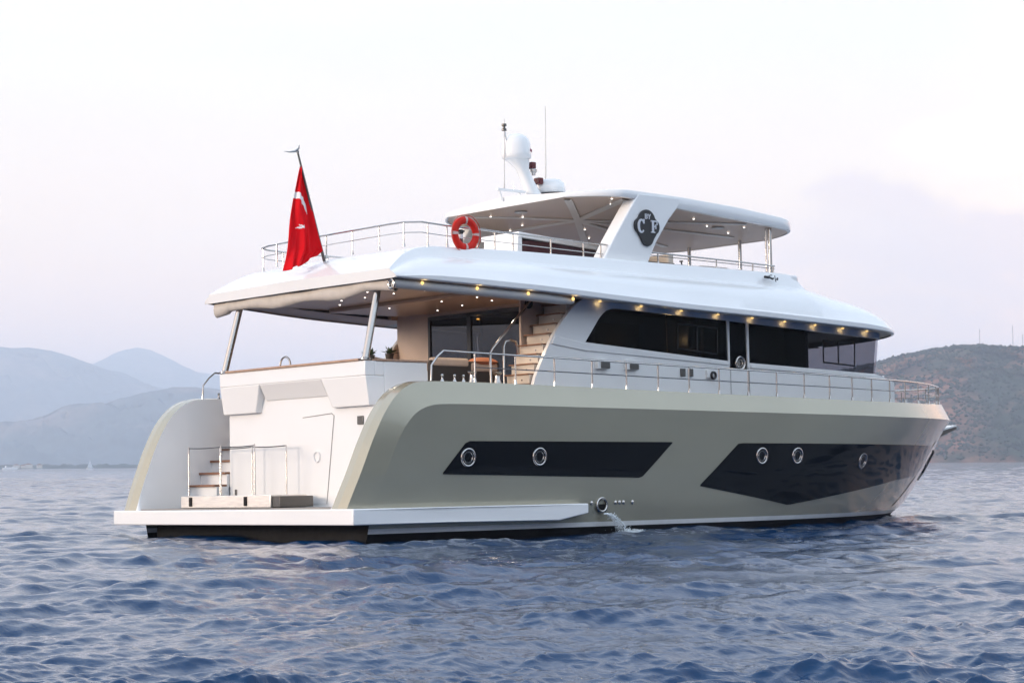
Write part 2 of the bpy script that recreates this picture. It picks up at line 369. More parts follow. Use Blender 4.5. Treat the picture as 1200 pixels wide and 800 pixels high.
# ================================================================== HILLS
def fbm(x, seed, octs=6, f0=1.0, gain=0.5):
    g = np.random.default_rng(seed); y = 0*x; a = 1.0; f = f0
    for k in range(octs):
        y = y + a*np.sin(x*f+g.uniform(0, 6.28)+1.3*np.sin(x*f*0.37+g.uniform(0, 6.28))); a *= gain; f *= 2.03
    return y
def px_dir(u): return HEAD - math.atan((u-600)/2400.0)
def ridge_mesh(name, dist, depth, prof, mat_, seed, rough, cols=420, rows=26):
    # a range of hills: prof = bearing (rad) -> crest height in metres; front slope faces the camera, back slope falls behind
    bs = np.array([p[0] for p in prof]); hs = np.array([p[1] for p in prof]); o_ = np.argsort(bs); bs, hs = bs[o_], hs[o_]
    th = np.linspace(bs[0], bs[-1], cols); crest = np.interp(th, bs, hs)
    kern = np.hanning(15); kern /= kern.sum(); crest = np.convolve(np.pad(crest, 7, mode='edge'), kern, mode='valid')
    ts = np.linspace(-1, 1, rows*2-1)
    rows_ = []
    g = np.random.default_rng(seed)
    wl = np.exp(np.linspace(math.log(dist*0.05), math.log(dist*0.0022), 34)); aa = g.uniform(0, 2*math.pi, 34); ph = g.uniform(0, 2*math.pi, 34)
    def relief(x, y):
        z = 0*x
        for l_, a_, p_ in zip(wl, aa, ph): z = z + (l_/wl[0])**0.85*np.sin((math.cos(a_)*x+math.sin(a_)*y)*2*math.pi/l_+p_+0.8*np.sin(y*2*math.pi/(l_*2.7)+p_*2))
        return z
    for t in ts:
        u = 1-abs(t); prof_t = u**(0.85 if t < 0 else 1.3)
        r = dist + t*depth*0.5 + 0*th
        rel = relief(th*dist, r-dist)
        z = crest*prof_t + rel*rough*(0.25+1.6*abs(t)*u*2) - (3 if abs(t) > 0.99 else 0) - rough*1.5*abs(t)*u
        r = r + rel*depth*0.02*u
        rows_.append(np.stack([CAM.x+r*np.cos(th), CAM.y+r*np.sin(th), z], -1))
    mb = MB(); mb.grid(np.array(rows_)); o = mb.build(name, mat_, angle=180); tag(o, kind='structure'); return o, np.array(rows_)
def hill_mat(name, veg, soil, scale, amount):
    m = bpy.data.materials.new(name); m.use_nodes = True; n = m.node_tree.nodes; l = m.node_tree.links; p = n['Principled BSDF']
    p.inputs['Roughness'].default_value = 0.95; p.inputs['Specular IOR Level'].default_value = 0.1
    t = n.new('ShaderNodeTexCoord')
    a = n.new('ShaderNodeTexNoise'); a.inputs['Scale'].default_value = scale; a.inputs['Detail'].default_value = 8; a.inputs['Roughness'].default_value = 0.62
    b = n.new('ShaderNodeTexNoise'); b.inputs['Scale'].default_value = scale*9; b.inputs['Detail'].default_value = 6
    l.new(t.outputs['Object'], a.inputs['Vector']); l.new(t.outputs['Object'], b.inputs['Vector'])
    mr = n.new('ShaderNodeMapRange'); mr.interpolation_type = 'SMOOTHSTEP'; mr.inputs[1].default_value = amount-0.07; mr.inputs[2].default_value = amount+0.10; l.new(a.outputs['Fac'], mr.inputs[0])
    mx = n.new('ShaderNodeMix'); mx.data_type = 'RGBA'; mx.inputs[6].default_value = (*veg, 1); mx.inputs[7].default_value = (*soil, 1); l.new(mr.outputs[0], mx.inputs[0])
    sc_ = n.new('ShaderNodeMapRange'); sc_.inputs[1].default_value = 0.3; sc_.inputs[2].default_value = 0.7; sc_.inputs[3].default_value = 0.5; sc_.inputs[4].default_value = 1.5; l.new(b.outputs['Fac'], sc_.inputs[0])
    vm = n.new('ShaderNodeVectorMath'); vm.operation = 'SCALE'; l.new(mx.outputs[2], vm.inputs[0]); l.new(sc_.outputs[0], vm.inputs['Scale']); l.new(vm.outputs[0], p.inputs['Base Color'])
    return m
DN = 3600.0
def el_h(y, u, dist):                                             # crest height that stands this far above the sea's horizon
    hz = 548+(540-548)*(u-60)/1090.0
    return (hz-y)/2400.0*dist + CAM.z
HM1 = hill_mat('scrub_hill', (0.028, 0.036, 0.024), (0.20, 0.088, 0.055), 0.0055, 0.485)
pts = [(560, 536), (640, 520), (740, 500), (850, 470), (950, 442), (1030, 424), (1060, 416), (1090, 410), (1120, 406), (1150, 406), (1180, 408), (1210, 410), (1260, 402), (1330, 420), (1420, 450), (1520, 500), (1600, 536)]
prof = [(px_dir(u), el_h(y+3, u, DN)) for u, y in pts]
hill_near, HN = ridge_mesh('hillside', DN, 1200, prof, HM1, 3, 4.0, cols=640, rows=44)
DM = 9500.0
HM2 = hill_mat('distant_hill', (0.060, 0.075, 0.075), (0.16, 0.12, 0.10), 0.0015, 0.56)
# the wooded shore across the bay, behind the photographer (it darkens the glass and the topsides)
bk_pts = [(-112, 1.0), (-100, 4.0), (-85, 8.5), (-68, 11), (-56, 10), (-48, 9.0), (-43.5, 8.2), (-40, 7.2), (-36, 6.6), (-28, 6.4), (-15, 4.5), (-4, 1.0)]
ridge_mesh('hillside', 900.0, 500, [(R(a_), 900*math.tan(R(e_))) for a_, e_ in bk_pts], hill_mat('dark_pine_hill', (0.012, 0.017, 0.013), (0.022, 0.022, 0.018), 0.02, 0.52), 31, 5.0, cols=420, rows=18)
pts = [(-420, 540), (-300, 520), (-120, 506), (-20, 499), (20, 496), (45, 491), (62, 482), (78, 476), (120, 473), (158, 464), (190, 457), (215, 454.5), (240, 456), (280, 460), (330, 470), (420, 490), (560, 512), (700, 536)]
ridge_mesh('hills', DM, 2200, [(px_dir(u), el_h(y, u, DM)) for u, y in pts], HM2, 8, 16.0)
DF1 = 14000.0
pts = [(-500, 470), (-300, 430), (-100, 414), (0, 411), (30, 411), (60, 414.5), (90, 423), (120, 433), (170, 450), (230, 470), (330, 500), (420, 536)]
ridge_mesh('mountain', DF1, 3000, [(px_dir(u), el_h(y, u, DF1)) for u, y in pts], HM2, 12, 26.0)
DF2 = 18000.0
pts = [(-100, 470), (20, 448), (80, 436), (110, 428), (135, 416), (150, 411), (168, 411), (185, 418), (205, 427), (230, 435), (260, 442), (320, 455), (450, 480), (650, 520), (800, 540)]
ridge_mesh('mountain', DF2, 3000, [(px_dir(u), el_h(y, u, DF2)) for u, y in pts], HM2, 15, 30.0)

# wood and scrub on the near hillside (one mass)
def scrub():
    g = np.random.default_rng(21); mb_v = []; mb_f = []
    rows, cols = HN.shape[:2]
    base = [(0, 0, 1), (0.9, 0, 0.25), (0.28, 0.85, 0.2), (-0.73, 0.53, 0.3), (-0.73, -0.53, 0.15), (0.28, -0.85, 0.3), (0, 0, -0.3)]
    fcs = [(0, 1, 2), (0, 2, 3), (0, 3, 4), (0, 4, 5), (0, 5, 1), (6, 2, 1), (6, 3, 2), (6, 4, 3), (6, 5, 4), (6, 1, 5)]
    n = 22000
    i = g.uniform(0, rows//2+1.0, n); j = g.uniform(cols*0.0, cols*0.62, n)
    i[:1500] = g.uniform(rows//2-1.3, rows//2+0.4, 1500)
    clump = np.sin(i*1.1+j*0.13)*np.sin(j*0.31-i*0.7)+g.normal(0, 0.8, n)
    for a, b, cl in zip(i, j, clump):
        if cl < 0.15 and a < rows//2-1.3: continue
        i0, j0 = int(a), int(b); u, v_ = a-i0, b-j0
        if i0+1 >= rows or j0+1 >= cols: continue
        p = HN[i0, j0]*(1-u)*(1-v_)+HN[i0+1, j0]*u*(1-v_)+HN[i0, j0+1]*(1-u)*v_+HN[i0+1, j0+1]*u*v_
        if p[2] < 2: continue
        s = g.uniform(2.0, 4.4)*(1.25 if g.random() < 0.1 else 1); o = len(mb_v); rot = g.uniform(0, 6.28); ct, st = math.cos(rot), math.sin(rot)
        for q in base:
            w_ = q*g.uniform(0.7, 1.3, 3)
            mb_v.append((p[0]+s*(w_[0]*ct-w_[1]*st), p[1]+s*(w_[0]*st+w_[1]*ct), p[2]+s*(w_[2]*0.95+0.25)))
        mb_f += [tuple(k+o for k in f) for f in fcs]
    me = bpy.data.meshes.new('hillside_scrub'); me.from_pydata(mb_v, [], mb_f)
    me.materials.append(mat('scrub_leaves', (0.024, 0.032, 0.022), 0.9, var=0.5, vscale=0.03, spec=0.1))
    o = bpy.data.objects.new('hillside_scrub', me); COL.objects.link(o); tag(o, 'dark green scrub and low trees covering the hill behind the bow', 'scrub', kind='stuff')
scrub()
# radio masts on the hill crest
def radio_mast(u, ybot, ytop, label):
    b = px_dir(u); r_ = DN-10; zb = el_h(ybot+3, u, r_)-3; zt = el_h(ytop, u, r_)
    x, y = CAM.x+r_*math.cos(b), CAM.y+r_*math.sin(b)
    t = empty('radio_mast', (x, y, zb)); tag(t, label, 'radio mast', 'radio masts on the hill crest')
    m1 = MB(); h = zt-zb
    for dx, dy in ((-.35, -.2), (.35, -.2), (0, .4)): m1.tube([(dx*1.6, dy*1.6, 0), (dx*0.5, dy*0.5, h)], 0.12, 5)
    k = 0
    while k < h-1.5: 
        m1.tube([(-.5, -.3, k), (.5, -.3, k+1.5)], 0.06, 4); m1.tube([(.5, -.3, k), (0, .5, k+1.5)], 0.06, 4); k += 1.5
    m1.build('lattice', STEELMAST, t)
    m2 = MB(); m2.box(-.6, .6, -.5, .5, h-1.6, h-.6); m2.tube([(0, 0, h-.6), (0, 0, h+1.2)], .07, 5); m2.build('antenna_head', STEELMAST, t)
STEELMAST = mat('mast_steel', (0.20, 0.19, 0.20), 0.6, var=0.1)
radio_mast(1149, 406, 390, 'thin grey mast, leftmost of the three on the hill crest')
radio_mast(1188, 408, 386, 'tallest grey mast, middle one of the three on the hill crest')
radio_mast(1199.5, 410, 396, 'grey mast at the right edge of the photo on the hill crest')
#@@YACHT@@
# ================================================================== THE MOTOR YACHT
Y = empty('motor_yacht'); Y.rotation_euler = (LIST, 0, 0)
tag(Y, 'large three deck motor yacht with champagne hull, white superstructure and flybridge', 'yacht')
def ip(z, xs, ys): return np.interp(z, xs, ys)
STEM_Z = [-0.8, 0.0, .34, .82, 1.31, 1.94, 2.41, 2.72]; STEM_X = [20.4, 21.35, 22.05, 22.6, 23.05, 23.5, 23.85, 24.2]
def hb(x, z):                                            # half beam of the hull side at station x, height z
    B = ip(z, [-.8, 0, .6, 1.3, 2, 2.7], [3.7, 4.08, 4.24, 4.34, 4.40, 4.45]); xs = ip(z, STEM_Z, STEM_X)
    st = ip(z, [-.8, 0, 2.7], [8, 9.5, 12.5]); p = ip(z, [-.8, 0, 2.7], [2.0, 2.15, 2.6])
    t = np.clip((x-st)/(xs-st), 0, 1); return B*(1-t**p)
O_ = spline([(-.72, .60), (-.57, .98), (-.36, 1.47), (-.14, 1.98), (.13, 2.48), (.41, 2.83), (.74, 3.06), (1.18, 3.155), (2.5, 3.165), (4, 3.15), (6, 3.12), (8.6, 3.075), (11.5, 3.03), (14.6, 2.985), (16.6, 2.98), (19, 3.0), (21, 3.05), (22.6, 3.12), (23.3, 3.16), (23.75, 3.2)], 150)
K_ = spline([(-.16, .60), (.0, 1.0), (.20, 1.47), (.40, 1.92), (.62, 2.28), (.88, 2.53), (1.2, 2.66), (1.6, 2.70), (2.7, 2.705), (4.2, 2.695), (6.1, 2.68), (8.7, 2.66), (11.5, 2.635), (14.6, 2.61), (16.7, 2.6), (19.2, 2.61), (21.2, 2.63), (22.8, 2.66), (23.6, 2.69), (24.2, 2.72)], 150)
def hull_side(sg):
    mb = MB()
    yK = hb(K_[:, 0], K_[:, 1]); tip = np.clip((24.2-K_[:, 0])/1.5, 0, 1)
    aft = np.clip((K_[:, 0])/1.2, 0, 1)
    yO = np.maximum(yK-(0.075+0.06*aft)*np.minimum(1, tip*1.2), 0); yI = np.maximum(yO-.50, 0)
    yM = (yO+yI)/2
    k3 = np.stack([K_[:, 0], sg*yK, K_[:, 1]], -1)
    o3 = np.stack([O_[:, 0], sg*yO, O_[:, 1]], -1)
    m3 = np.stack([O_[:, 0]-.03*(1-aft), sg*yM, O_[:, 1]+.025], -1)
    i3 = np.stack([O_[:, 0], sg*yI, O_[:, 1]], -1)
    mid3 = (k3+o3)/2
    mb.grid([k3, mid3, o3]); mb.grid([o3, m3, i3])
    # side below the knuckle
    zl = np.r_[np.linspace(0, 1, 14)]
    rows = []; 
    lev = [.22, .12, -.1, -.75]
    def colx(z):
        f = np.clip((K_[:, 0]-12)/(24.2-12), 0, 1); xs = ip(z, STEM_Z, STEM_X)
        return np.where(K_[:, 0] > 12, 12+f*(xs-12), K_[:, 0])
    for t in zl:
        z = K_[:, 1]*(1-t)+.22*t; x = colx(z); rows.append(np.stack([x, sg*hb(x, z), z], -1))
    rows[0] = k3
    mb.grid(rows)
    low = []
    for z in lev:
        zz = np.full(len(K_), z); x = colx(zz); low.append(np.stack([x, sg*hb(x, zz), zz], -1))
    n0 = len(mb.f); mb.grid(low[:2], mi=2); mb.grid(low[1:], mi=1)
    return mb
BOOT = mat('boot_stripe', (0.70, 0.70, 0.69), 0.35, var=0.06)
mb = MB()
for sg in (-1, 1):
    h_ = hull_side(sg); mb.add(h_.v, h_.f, h_.mi)
hull = mb.build('hull', [HULLP, BLACKP, BOOT], Y, angle=9)
# white inside of the quarter wings and the bulwarks
mb = MB()
for sg in (-1, 1):
    yK = hb(K_[:, 0], K_[:, 1]); yI = np.maximum(yK-(0.075+0.06*np.clip(K_[:, 0]/1.2, 0, 1))-.50, 0)
    a = np.stack([O_[:, 0], sg*yI, O_[:, 1]], -1); zb = np.where(O_[:, 0] < 2.2, .60, 2.45); zb = np.minimum(zb, O_[:, 1]-.001)
    n_ = 130
    b = np.stack([np.maximum(O_[:, 0], -.70), sg*(yI-.10*np.clip((2.4-O_[:, 0])/2.4, 0, 1)), zb], -1)
    mb.grid([a[:n_], (a[:n_]*.66+b[:n_]*.34), (a[:n_]*.33+b[:n_]*.67), b[:n_]])
mb.build('wing_lining', WHITE, Y, angle=40)
# hull windows: black glass set flush in the topsides, following their curve
def ongrid(poly_top, poly_bot, x0, x1, n, m, off, sg):
    xs = np.linspace(x0, x1, n); T = np.interp(xs, *zip(*poly_top)); B = np.interp(xs, *zip(*poly_bot))
    return [[(x, sg*(hb(x, z)+off), z) for z in np.linspace(t, b, m)] for x, t, b in zip(xs, T, B)]
def hull_window(top, bot, x0, x1, sg, n=60):
    mb = MB(); A = ongrid(top, bot, x0, x1, n, 7, .012, sg); Bk = ongrid(top, bot, x0, x1, n, 7, -.03, sg)
    mb.grid(A)
    for a, b in ((A[0], Bk[0]), (A[-1], Bk[-1]), ([r[0] for r in A], [r[0] for r in Bk]), ([r[-1] for r in A], [r[-1] for r in Bk])): mb.grid([a, b])
    return mb.build('hull_window', GLASSB, hull, angle=50)
def porthole(x, z, par, sg=-1, r=.175):
    y = sg*(float(hb(x, z))+.012); mb = MB()
    mb.torus((x, y+sg*.008, z), r, .023, 32, 8, 'y', squash=.8)
    mb.torus((x, y+sg*.004, z), r-.06, .012, 24, 6, 'y')
    mb.v = [(a_, b_+sg*float(hb(a_, c_)-hb(x, z)), c_) for a_, b_, c_ in mb.v]
    o = mb.build('porthole', CHROME, par)
W1T, W1B = [(1.60, 1.315), (2.20, 1.955), (8.20, 1.945), (8.22, 1.94)], [(1.58, 1.285), (7.28, 1.16), (8.22, 1.93)]
W2T, W2B = [(9.20, .985), (10.42, 1.925), (17, 1.91), (23.3, 1.93)], [(9.18, .955), (12.40, .47), (18.0, 1.02), (22.3, 1.22), (23.3, 1.32)]
for sg in (-1, 1):
    h1 = hull_window(W1T, W1B, 1.60, 8.21, sg); h2 = hull_window(W2T, W2B, 9.20, 22.55, sg, 90)
    for x, z in ((2.24, 1.62), (4.21, 1.63)): porthole(x, z, h1, sg)
    for x, z in ((11.22, 1.63), (12.5, 1.63), (15.35, 1.50)): porthole(x, z, h2, sg)
# polished plate round the stem with the anchor housed in it
mb = MB()
for sg in (-1, 1):
    zz = np.linspace(2.05, .30, 20); xs = ip(zz, STEM_Z, STEM_X)
    mb.grid([[(xs[i]-d, sg*(hb(xs[i]-d, zz[i])+.016), zz[i]) for i in range(20)] for d in (2.6, 2.2, 1.8, 1.4, 1.0, .8, .6, .4, .25, .12, .04)])
mb.build('stem_plate', mat('polished_plate', (0.62, 0.52, 0.47), 0.10, metal=1.0, bump=0.12, bscale=3), hull, angle=60)
for sg in (-1, 1):
    mb = MB(); q = []
    for x, z in ((22.0, 1.80), (21.9, 1.50), (21.75, 1.22)): q.append((x-.10, sg*(float(hb(x-.10, z))+.035), z))
    mb.tube(q, .035, 8); mb.tube([q[2], (q[2][0]-.30, sg*(float(hb(q[2][0]-.30, 1.42))+.035), 1.46)], .03, 6); mb.tube([q[2], (q[2][0]-.24, sg*(float(hb(q[2][0]-.24, 1.0))+.035), 1.02)], .03, 6)
    mb.tube([q[0], (q[0][0]-.34, sg*(float(hb(q[0][0]-.34, 1.8))+.035), 1.80)], .03, 6)
    mb.build('anchor', STEELDK, hull)
mb = MB(); mb.hexa([(23.5, -.28, 2.22), (24.55, -.14, 2.47), (24.55, .14, 2.47), (23.5, .28, 2.22)], [(23.5, -.28, 2.40), (24.55, -.14, 2.55), (24.55, .14, 2.55), (23.5, .28, 2.40)])
mb.build('anchor_roller', STEELDK, Y, bevel=.02)
mb = MB(); mb.hexa([(23.6, -.30, 2.405), (24.5, -.16, 2.55), (24.5, .16, 2.55), (23.6, .30, 2.405)], [(23.6, -.30, 2.45), (24.5, -.16, 2.59), (24.5, .16, 2.59), (23.6, .30, 2.45)])
mb.build('roller_cover', WHITE, Y)
# fittings by the waterline
mb = MB(); yy = -float(hb(6.12, .60)); mb.torus((6.12, yy-.02, .58), .145, .034, 28, 10, 'y'); mb.lathe([(.145, 0), (.15, -.03), (.10, .10)], (6.12, yy, .58), 20, 'y', mi=1)
mb.build('exhaust_outlet', [CHROME, BLACKP], hull)
for x in (6.54, 6.66, 6.78, 7.06, 5.82):
    mb = MB(); mb.lathe([(.035, 0), (.045, -.03), (.02, -.045)], (x, -float(hb(x, .62))+.01, .63), 10, 'y'); mb.build('through_hull', CHROME, hull)
# deck and bottom
mb = MB(); xs = np.linspace(2.62, 22.5, 40); mb.grid([[(x, -max(float(hb(x, 2.6))-.3, .05), 2.45), (x, 0, 2.47), (x, max(float(hb(x, 2.6))-.3, .05), 2.45)] for x in xs])
mb.build('main_deck', SOLE, Y)
mb = MB(); mb.box(.06, .35, -4.03, 4.03, -.75, .29); mb.build('transom_bottom', BLACKP, Y)
# ---------------------------------------------------------------- swim platform and transom
mb = MB(); mb.box(-.80, 1.6, -4.50, 4.50, .31, .63)
for sg in (-1, 1):
    a, b = sorted((sg*4.50, sg*4.15)); mb.prism([(1.6, .63), (5.5, .63), (5.5, .42), (4.65, .28), (1.6, .31)], 'y', a, b)
plat = mb.build('swim_platform', WHITE, Y, bevel=.025)
mb = MB(); mb.box(-.62, 1.0, -4.15, 4.05, .634, .655); mb.build('platform_decking', mat('grey_teak', (0.25, 0.23, 0.21), .7, var=.2, vscale=8, stretch=(1, 12, 1)), plat)
# transom bulkhead with the sloping underside of the aft deck above it
mb = MB()
XW = 1.12
mb.box(XW, 2.6, -2.68, 2.66, .63, 3.5)
tr = mb.build('transom', WHITE, Y, bevel=.02)
mb = MB()
zt, zb_ = 3.70, 3.36
mb.prism([(.90, zb_), (.90, zt-.03), (1.15, zt-.03), (1.15, zb_)], 'y', -2.71, 2.71)
for (y0, y1, zlow) in ((-2.71, -1.15, 2.74), (1.15, 2.71, 2.74), (-1.15, 1.15, 3.0)):
    xb = XW-.02 if zlow < 2.9 else XW-.03
    mb.hexa([(.905, y0, zb_-.002), (.905, y1, zb_-.002), (1.40, y1, zb_-.002), (1.40, y0, zb_-.002)], [(xb-(.10 if zlow < 2.9 else .0), y0+(.28 if (zlow < 2.9 and y0 > 0) else 0.0), zlow), (xb-(.10 if zlow < 2.9 else .0), y1-(.28 if (zlow < 2.9 and y1 < 0) else 0.0), zlow), (1.40, y1, zlow), (1.40, y0, zlow)])
mb.box(1.402, 2.56, -2.712, -2.60, 2.5, zt-.035); mb.box(1.402, 2.56, 2.60, 2.712, 2.5, zt-.035)
mb.box(1.152, 1.40, -2.71, -2.60, zb_+.002, zt-.035); mb.box(1.152, 1.40, 2.60, 2.71, zb_+.002, zt-.035)
mb.build('aft_bulwark', WHITE, Y, bevel=.02)
mb = MB(); mb.box(.87, 1.19, -2.50, 2.45, zt-.028, zt+.022); mb.box(1.195, 2.58, -2.74, -2.56, zt-.032, zt+.01); mb.box(1.195, 2.58, 2.56, 2.74, zt-.032, zt+.01)
mb.build('cap_rail', TEAKL, Y, bevel=.012)
mb = MB(); mb.prism([(-.05, 2.56), (-1.30, 2.62), (-1.34, 2.56), (-1.05, .72), (-.05, .72)], 'x', XW-.008, XW-.002)
td = mb.build('transom_door', WHITE, tr)
LINE = mat('seam_shadow', (0.22, 0.21, 0.20), .8)
mb = MB(); pth = [(-.20, 2.575), (-1.25, 2.63), (-1.33, 2.58), (-1.04, .72)]
mb.tube([(XW-.008, y, z) for y, z in pth], .009, 5); mb.build('door_seam', LINE, td)
mb = MB(); mb.torus((XW-.03, -.72, 1.72), .11, .010, 20, 6, 'x'); mb.build('handle', WHITE, td)
mb = MB(); mb.box(XW-.03, XW, -2.36, -2.16, 2.36, 2.54); mb.build('socket_box', STEELDK, tr, bevel=.01)
mb = MB(); mb.box(XW-.02, XW, 2.36, 2.44, .90, 1.06); mb.build('socket_box', STEELDK, tr, bevel=.01)
# side stairs from the platform up to the side decks
for sg in (-1, 1):
    mb = MB(); ya, yb = sorted((sg*2.70, sg*3.86))
    for k, (x, z) in enumerate(((.77, 1.13), (1.05, 1.41), (1.36, 1.69), (1.67, 1.97), (1.97, 2.25), (2.27, 2.5))):
        mb.box(x+.02, x+.36, ya, yb, .64 if k == 0 else z-.28, z)
    st = mb.build('boarding_stairs', WHITE, Y)
    for x, z in ((.77, 1.13), (1.05, 1.41), (1.36, 1.69), (1.67, 1.97), (1.97, 2.25)):
        mb = MB(); mb.box(x-.03, x+.30, ya+.01, yb-.01, z+.002, z+.05); mb.build('tread', TEAK, st)
# passerelle cassette with its folding rails
gw = MB(); gw.box(-.05, .90, -.62, 2.86, .66, .93); gw = gw.build('gangway', BRUSHED, Y, bevel=.015)
mb = MB(); mb.box(.0, .86, -.90, -.63, .67, .90); mb.build('gangway_end', STEELDK, gw, bevel=.01)
for y in (2.45, .30):
    mb = MB(); mb.box(-.075, -.045, y-.05, y+.05, .70, .90); mb.build('hinge', BLACKP, gw, bevel=.01)
pf = [(.0, 2.60), (.0, 1.31), (.0, .02)]; pr = [(.85, 2.64), (.85, 1.36), (.85, .06)]
for x, y in pf+pr:
    mb = MB(); ztop = 2.0+(.02 if x < .5 else 0); mb.tube([(x, y, .92), (x, y, ztop-.02)], .016, 8); mb.tube([(x, y, ztop-.03), (x-.06, y-.08, ztop-.01), (x-.09, y-.13, ztop-.16)], .014, 6)
    mb.build('gangway_post', CHROME, gw)
for row in (pf, pr):
    mb = MB()
    for a, b in zip(row[:-1], row[1:]):
        mb.tube([(a[0], a[1]+(b[1]-a[1])*t, 1.985-.10*math.sin(math.pi*t)*.14) for t in np.linspace(0, 1, 9)], .013, 6)
    mb.build('hand_line', STEELDK, gw)
# ---------------------------------------------------------------- main deck house
YS = 3.40
WTOP = lambda x: float(np.interp(x, [7.6, 11.21, 16.86], [4.985, 4.86, 4.63]))
WBOT = lambda x: float(np.interp(x, [6.54, 11.23, 16.7], [4.19, 3.90, 3.725]))
def wall_poly(poly, sg, mb):
    a, b = sorted((sg*YS, sg*(YS-.10))); mb.prism(poly, 'y', a, b)
edge = [tuple(p) for p in spline([(4.80, 2.4), (4.97, 3.22), (5.16, 3.62), (5.38, 4.0), (5.62, 4.36), (5.90, 4.68), (6.15, 4.92), (6.40, 5.10), (6.70, 5.22), (7.1, 5.32)], 40)]
rnd = [(7.55, 4.985), (7.38, 4.975), (7.22, 4.93), (7.10, 4.85), (6.98, 4.74)]
edgeP = [tuple(p) for p in spline([(5.2, 2.4), (5.45, 3.2), (5.78, 3.75), (6.16, 4.22), (6.45, 4.55), (6.70, 4.83), (6.79, 4.97), (6.77, 5.08), (6.66, 5.13), (6.5, 5.15), (6.3, 5.16)], 50)]+[(6.3, 5.32)]
for sg in (-1, 1):
    mb = MB()
    if sg > 0: wall_poly([(6.60, 4.19), (7.549, WBOT(7.55)-.02), (7.549, 4.984), (7.38, 4.974), (7.22, 4.929), (7.10, 4.849), (6.98, 4.739)], sg, mb)
    wall_poly((edge if sg < 0 else edgeP)+[(7.55, 5.32)]+rnd+[(6.54, 4.19), (6.54, 2.4)], sg, mb)
    wall_poly([(6.541, 2.4), (6.541, 4.19), (8, WBOT(8)), (9.5, WBOT(9.5)), (11.23, 3.90), (11.26, 3.74), (11.93, 3.715), (11.94, WBOT(11.94)), (14, WBOT(14)), (16.7, 3.725), (16.9, 3.69), (17.5, 3.52), (17.5, 2.4)], sg, mb)
    wall_poly([(7.551, 5.32), (7.551, 4.985), (9, WTOP(9)), (11.21, 4.86), (14, WTOP(14)), (16.86, 4.63), (16.95, 4.6), (16.95, 5.2)], sg, mb)
    wall_poly([(11.23, 3.902), (11.205, 4.862), (11.285, 4.858), (11.275, 3.76)], sg, mb)
    wall_poly([(11.90, 3.74), (11.885, 4.83), (11.965, 4.828), (11.965, 3.86)], sg, mb)
    dh = mb.build('deckhouse_side', WHITE, Y, angle=25)
    # sill moulding under the glass
    mb = MB(); a, b = sorted((sg*(YS-.002), sg*(YS+.035)))
    mb.prism([(5.6, 4.30), (6.5, 4.16), (8, WBOT(8)-.03), (11.2, 3.86), (11.2, 3.80), (8, WBOT(8)-.16), (6.5, 4.0), (5.5, 4.12)], 'y', a, b)
    mb.prism([(11.99, 3.83), (14, WBOT(14)-.03), (16.75, 3.69), (16.75, 3.60), (14, WBOT(14)-.12), (11.99, 3.75)], 'y', a, b)
    mb.build('window_sill', WHITE, dh, angle=30, bevel=.012)
    ya, yb = sorted((sg*(YS-.03), sg*(YS-.045)))
    def pane(name, poly, m):
        mb = MB(); mb.prism(poly, 'y', ya, yb); return mb.build(name, m, dh, flat=True)
    pane('side_window', [(6.56, 4.20), (6.98, 4.73), (7.10, 4.84), (7.22, 4.92), (7.38, 4.965), (7.55, 4.975), (9.14, WTOP(9.14)-.005), (9.17, WBOT(9.17)+.005)], TINT)
    sw = pane('side_window', [(9.21, WBOT(9.2)+.005), (9.18, WTOP(9.2)-.005), (11.20, 4.855), (11.225, 3.91)], TINT)
    pane('side_door', [(11.29, 3.765), (11.295, 4.84), (11.31, 4.852), (11.86, 4.822), (11.88, 4.80), (11.895, 3.745)], GLASSB)
    fw = pane('side_window', [(11.97, 3.87), (11.97, 4.815), (16.84, 4.62), (16.69, 3.735)], TINTC)
    # sliding panes framed inside the big windows
    def frame(par, x0, x1, zt0, zt1, zb0, zb1, mid, nm):
        mb = MB(); y = sg*(YS-.022)
        p = [(x0, zb0), (x0+.01, zt0), (x1, zt1), (x1-.02, zb1)]
        mb.tube([(a_, y, b_) for a_, b_ in p+[p[0]]], .022, 6)
        mb.tube([(mid, y, (zt0+zt1)/2), (mid, y, (zb0+zb1)/2)], .022, 6); mb.build(nm, BLK, par)
    frame(sw, 9.52, 10.88, 4.73, 4.67, 4.15, 4.06, 10.18, 'sliding_frame')
    frame(fw, 14.74, 15.97, 4.52, 4.49, 3.97, 3.91, 15.32, 'sliding_frame')
    mb = MB(); mb.torus((11.62, sg*(YS+.015), 3.86), .15, .03, 24, 8, 'y'); mb.torus((11.62, sg*(YS+.01), 3.86), .085, .022, 20, 6, 'y'); mb.lathe([(.05, 0), (.02, .03)], (11.62, sg*(YS-.01), 3.86), 12, 'y')
    mb.build('door_emblem', CHROME, dh)
    mb = MB(); mb.box(11.935, 11.955, *sorted((sg*(YS+.002), sg*(YS+.006))), 2.5, 3.70); mb.build('door_gap', LINE, dh); mb = MB(); mb.box(11.28, 11.295, *sorted((sg*(YS+.002), sg*(YS+.006))), 2.5, 3.74); mb.build('door_gap', LINE, dh)
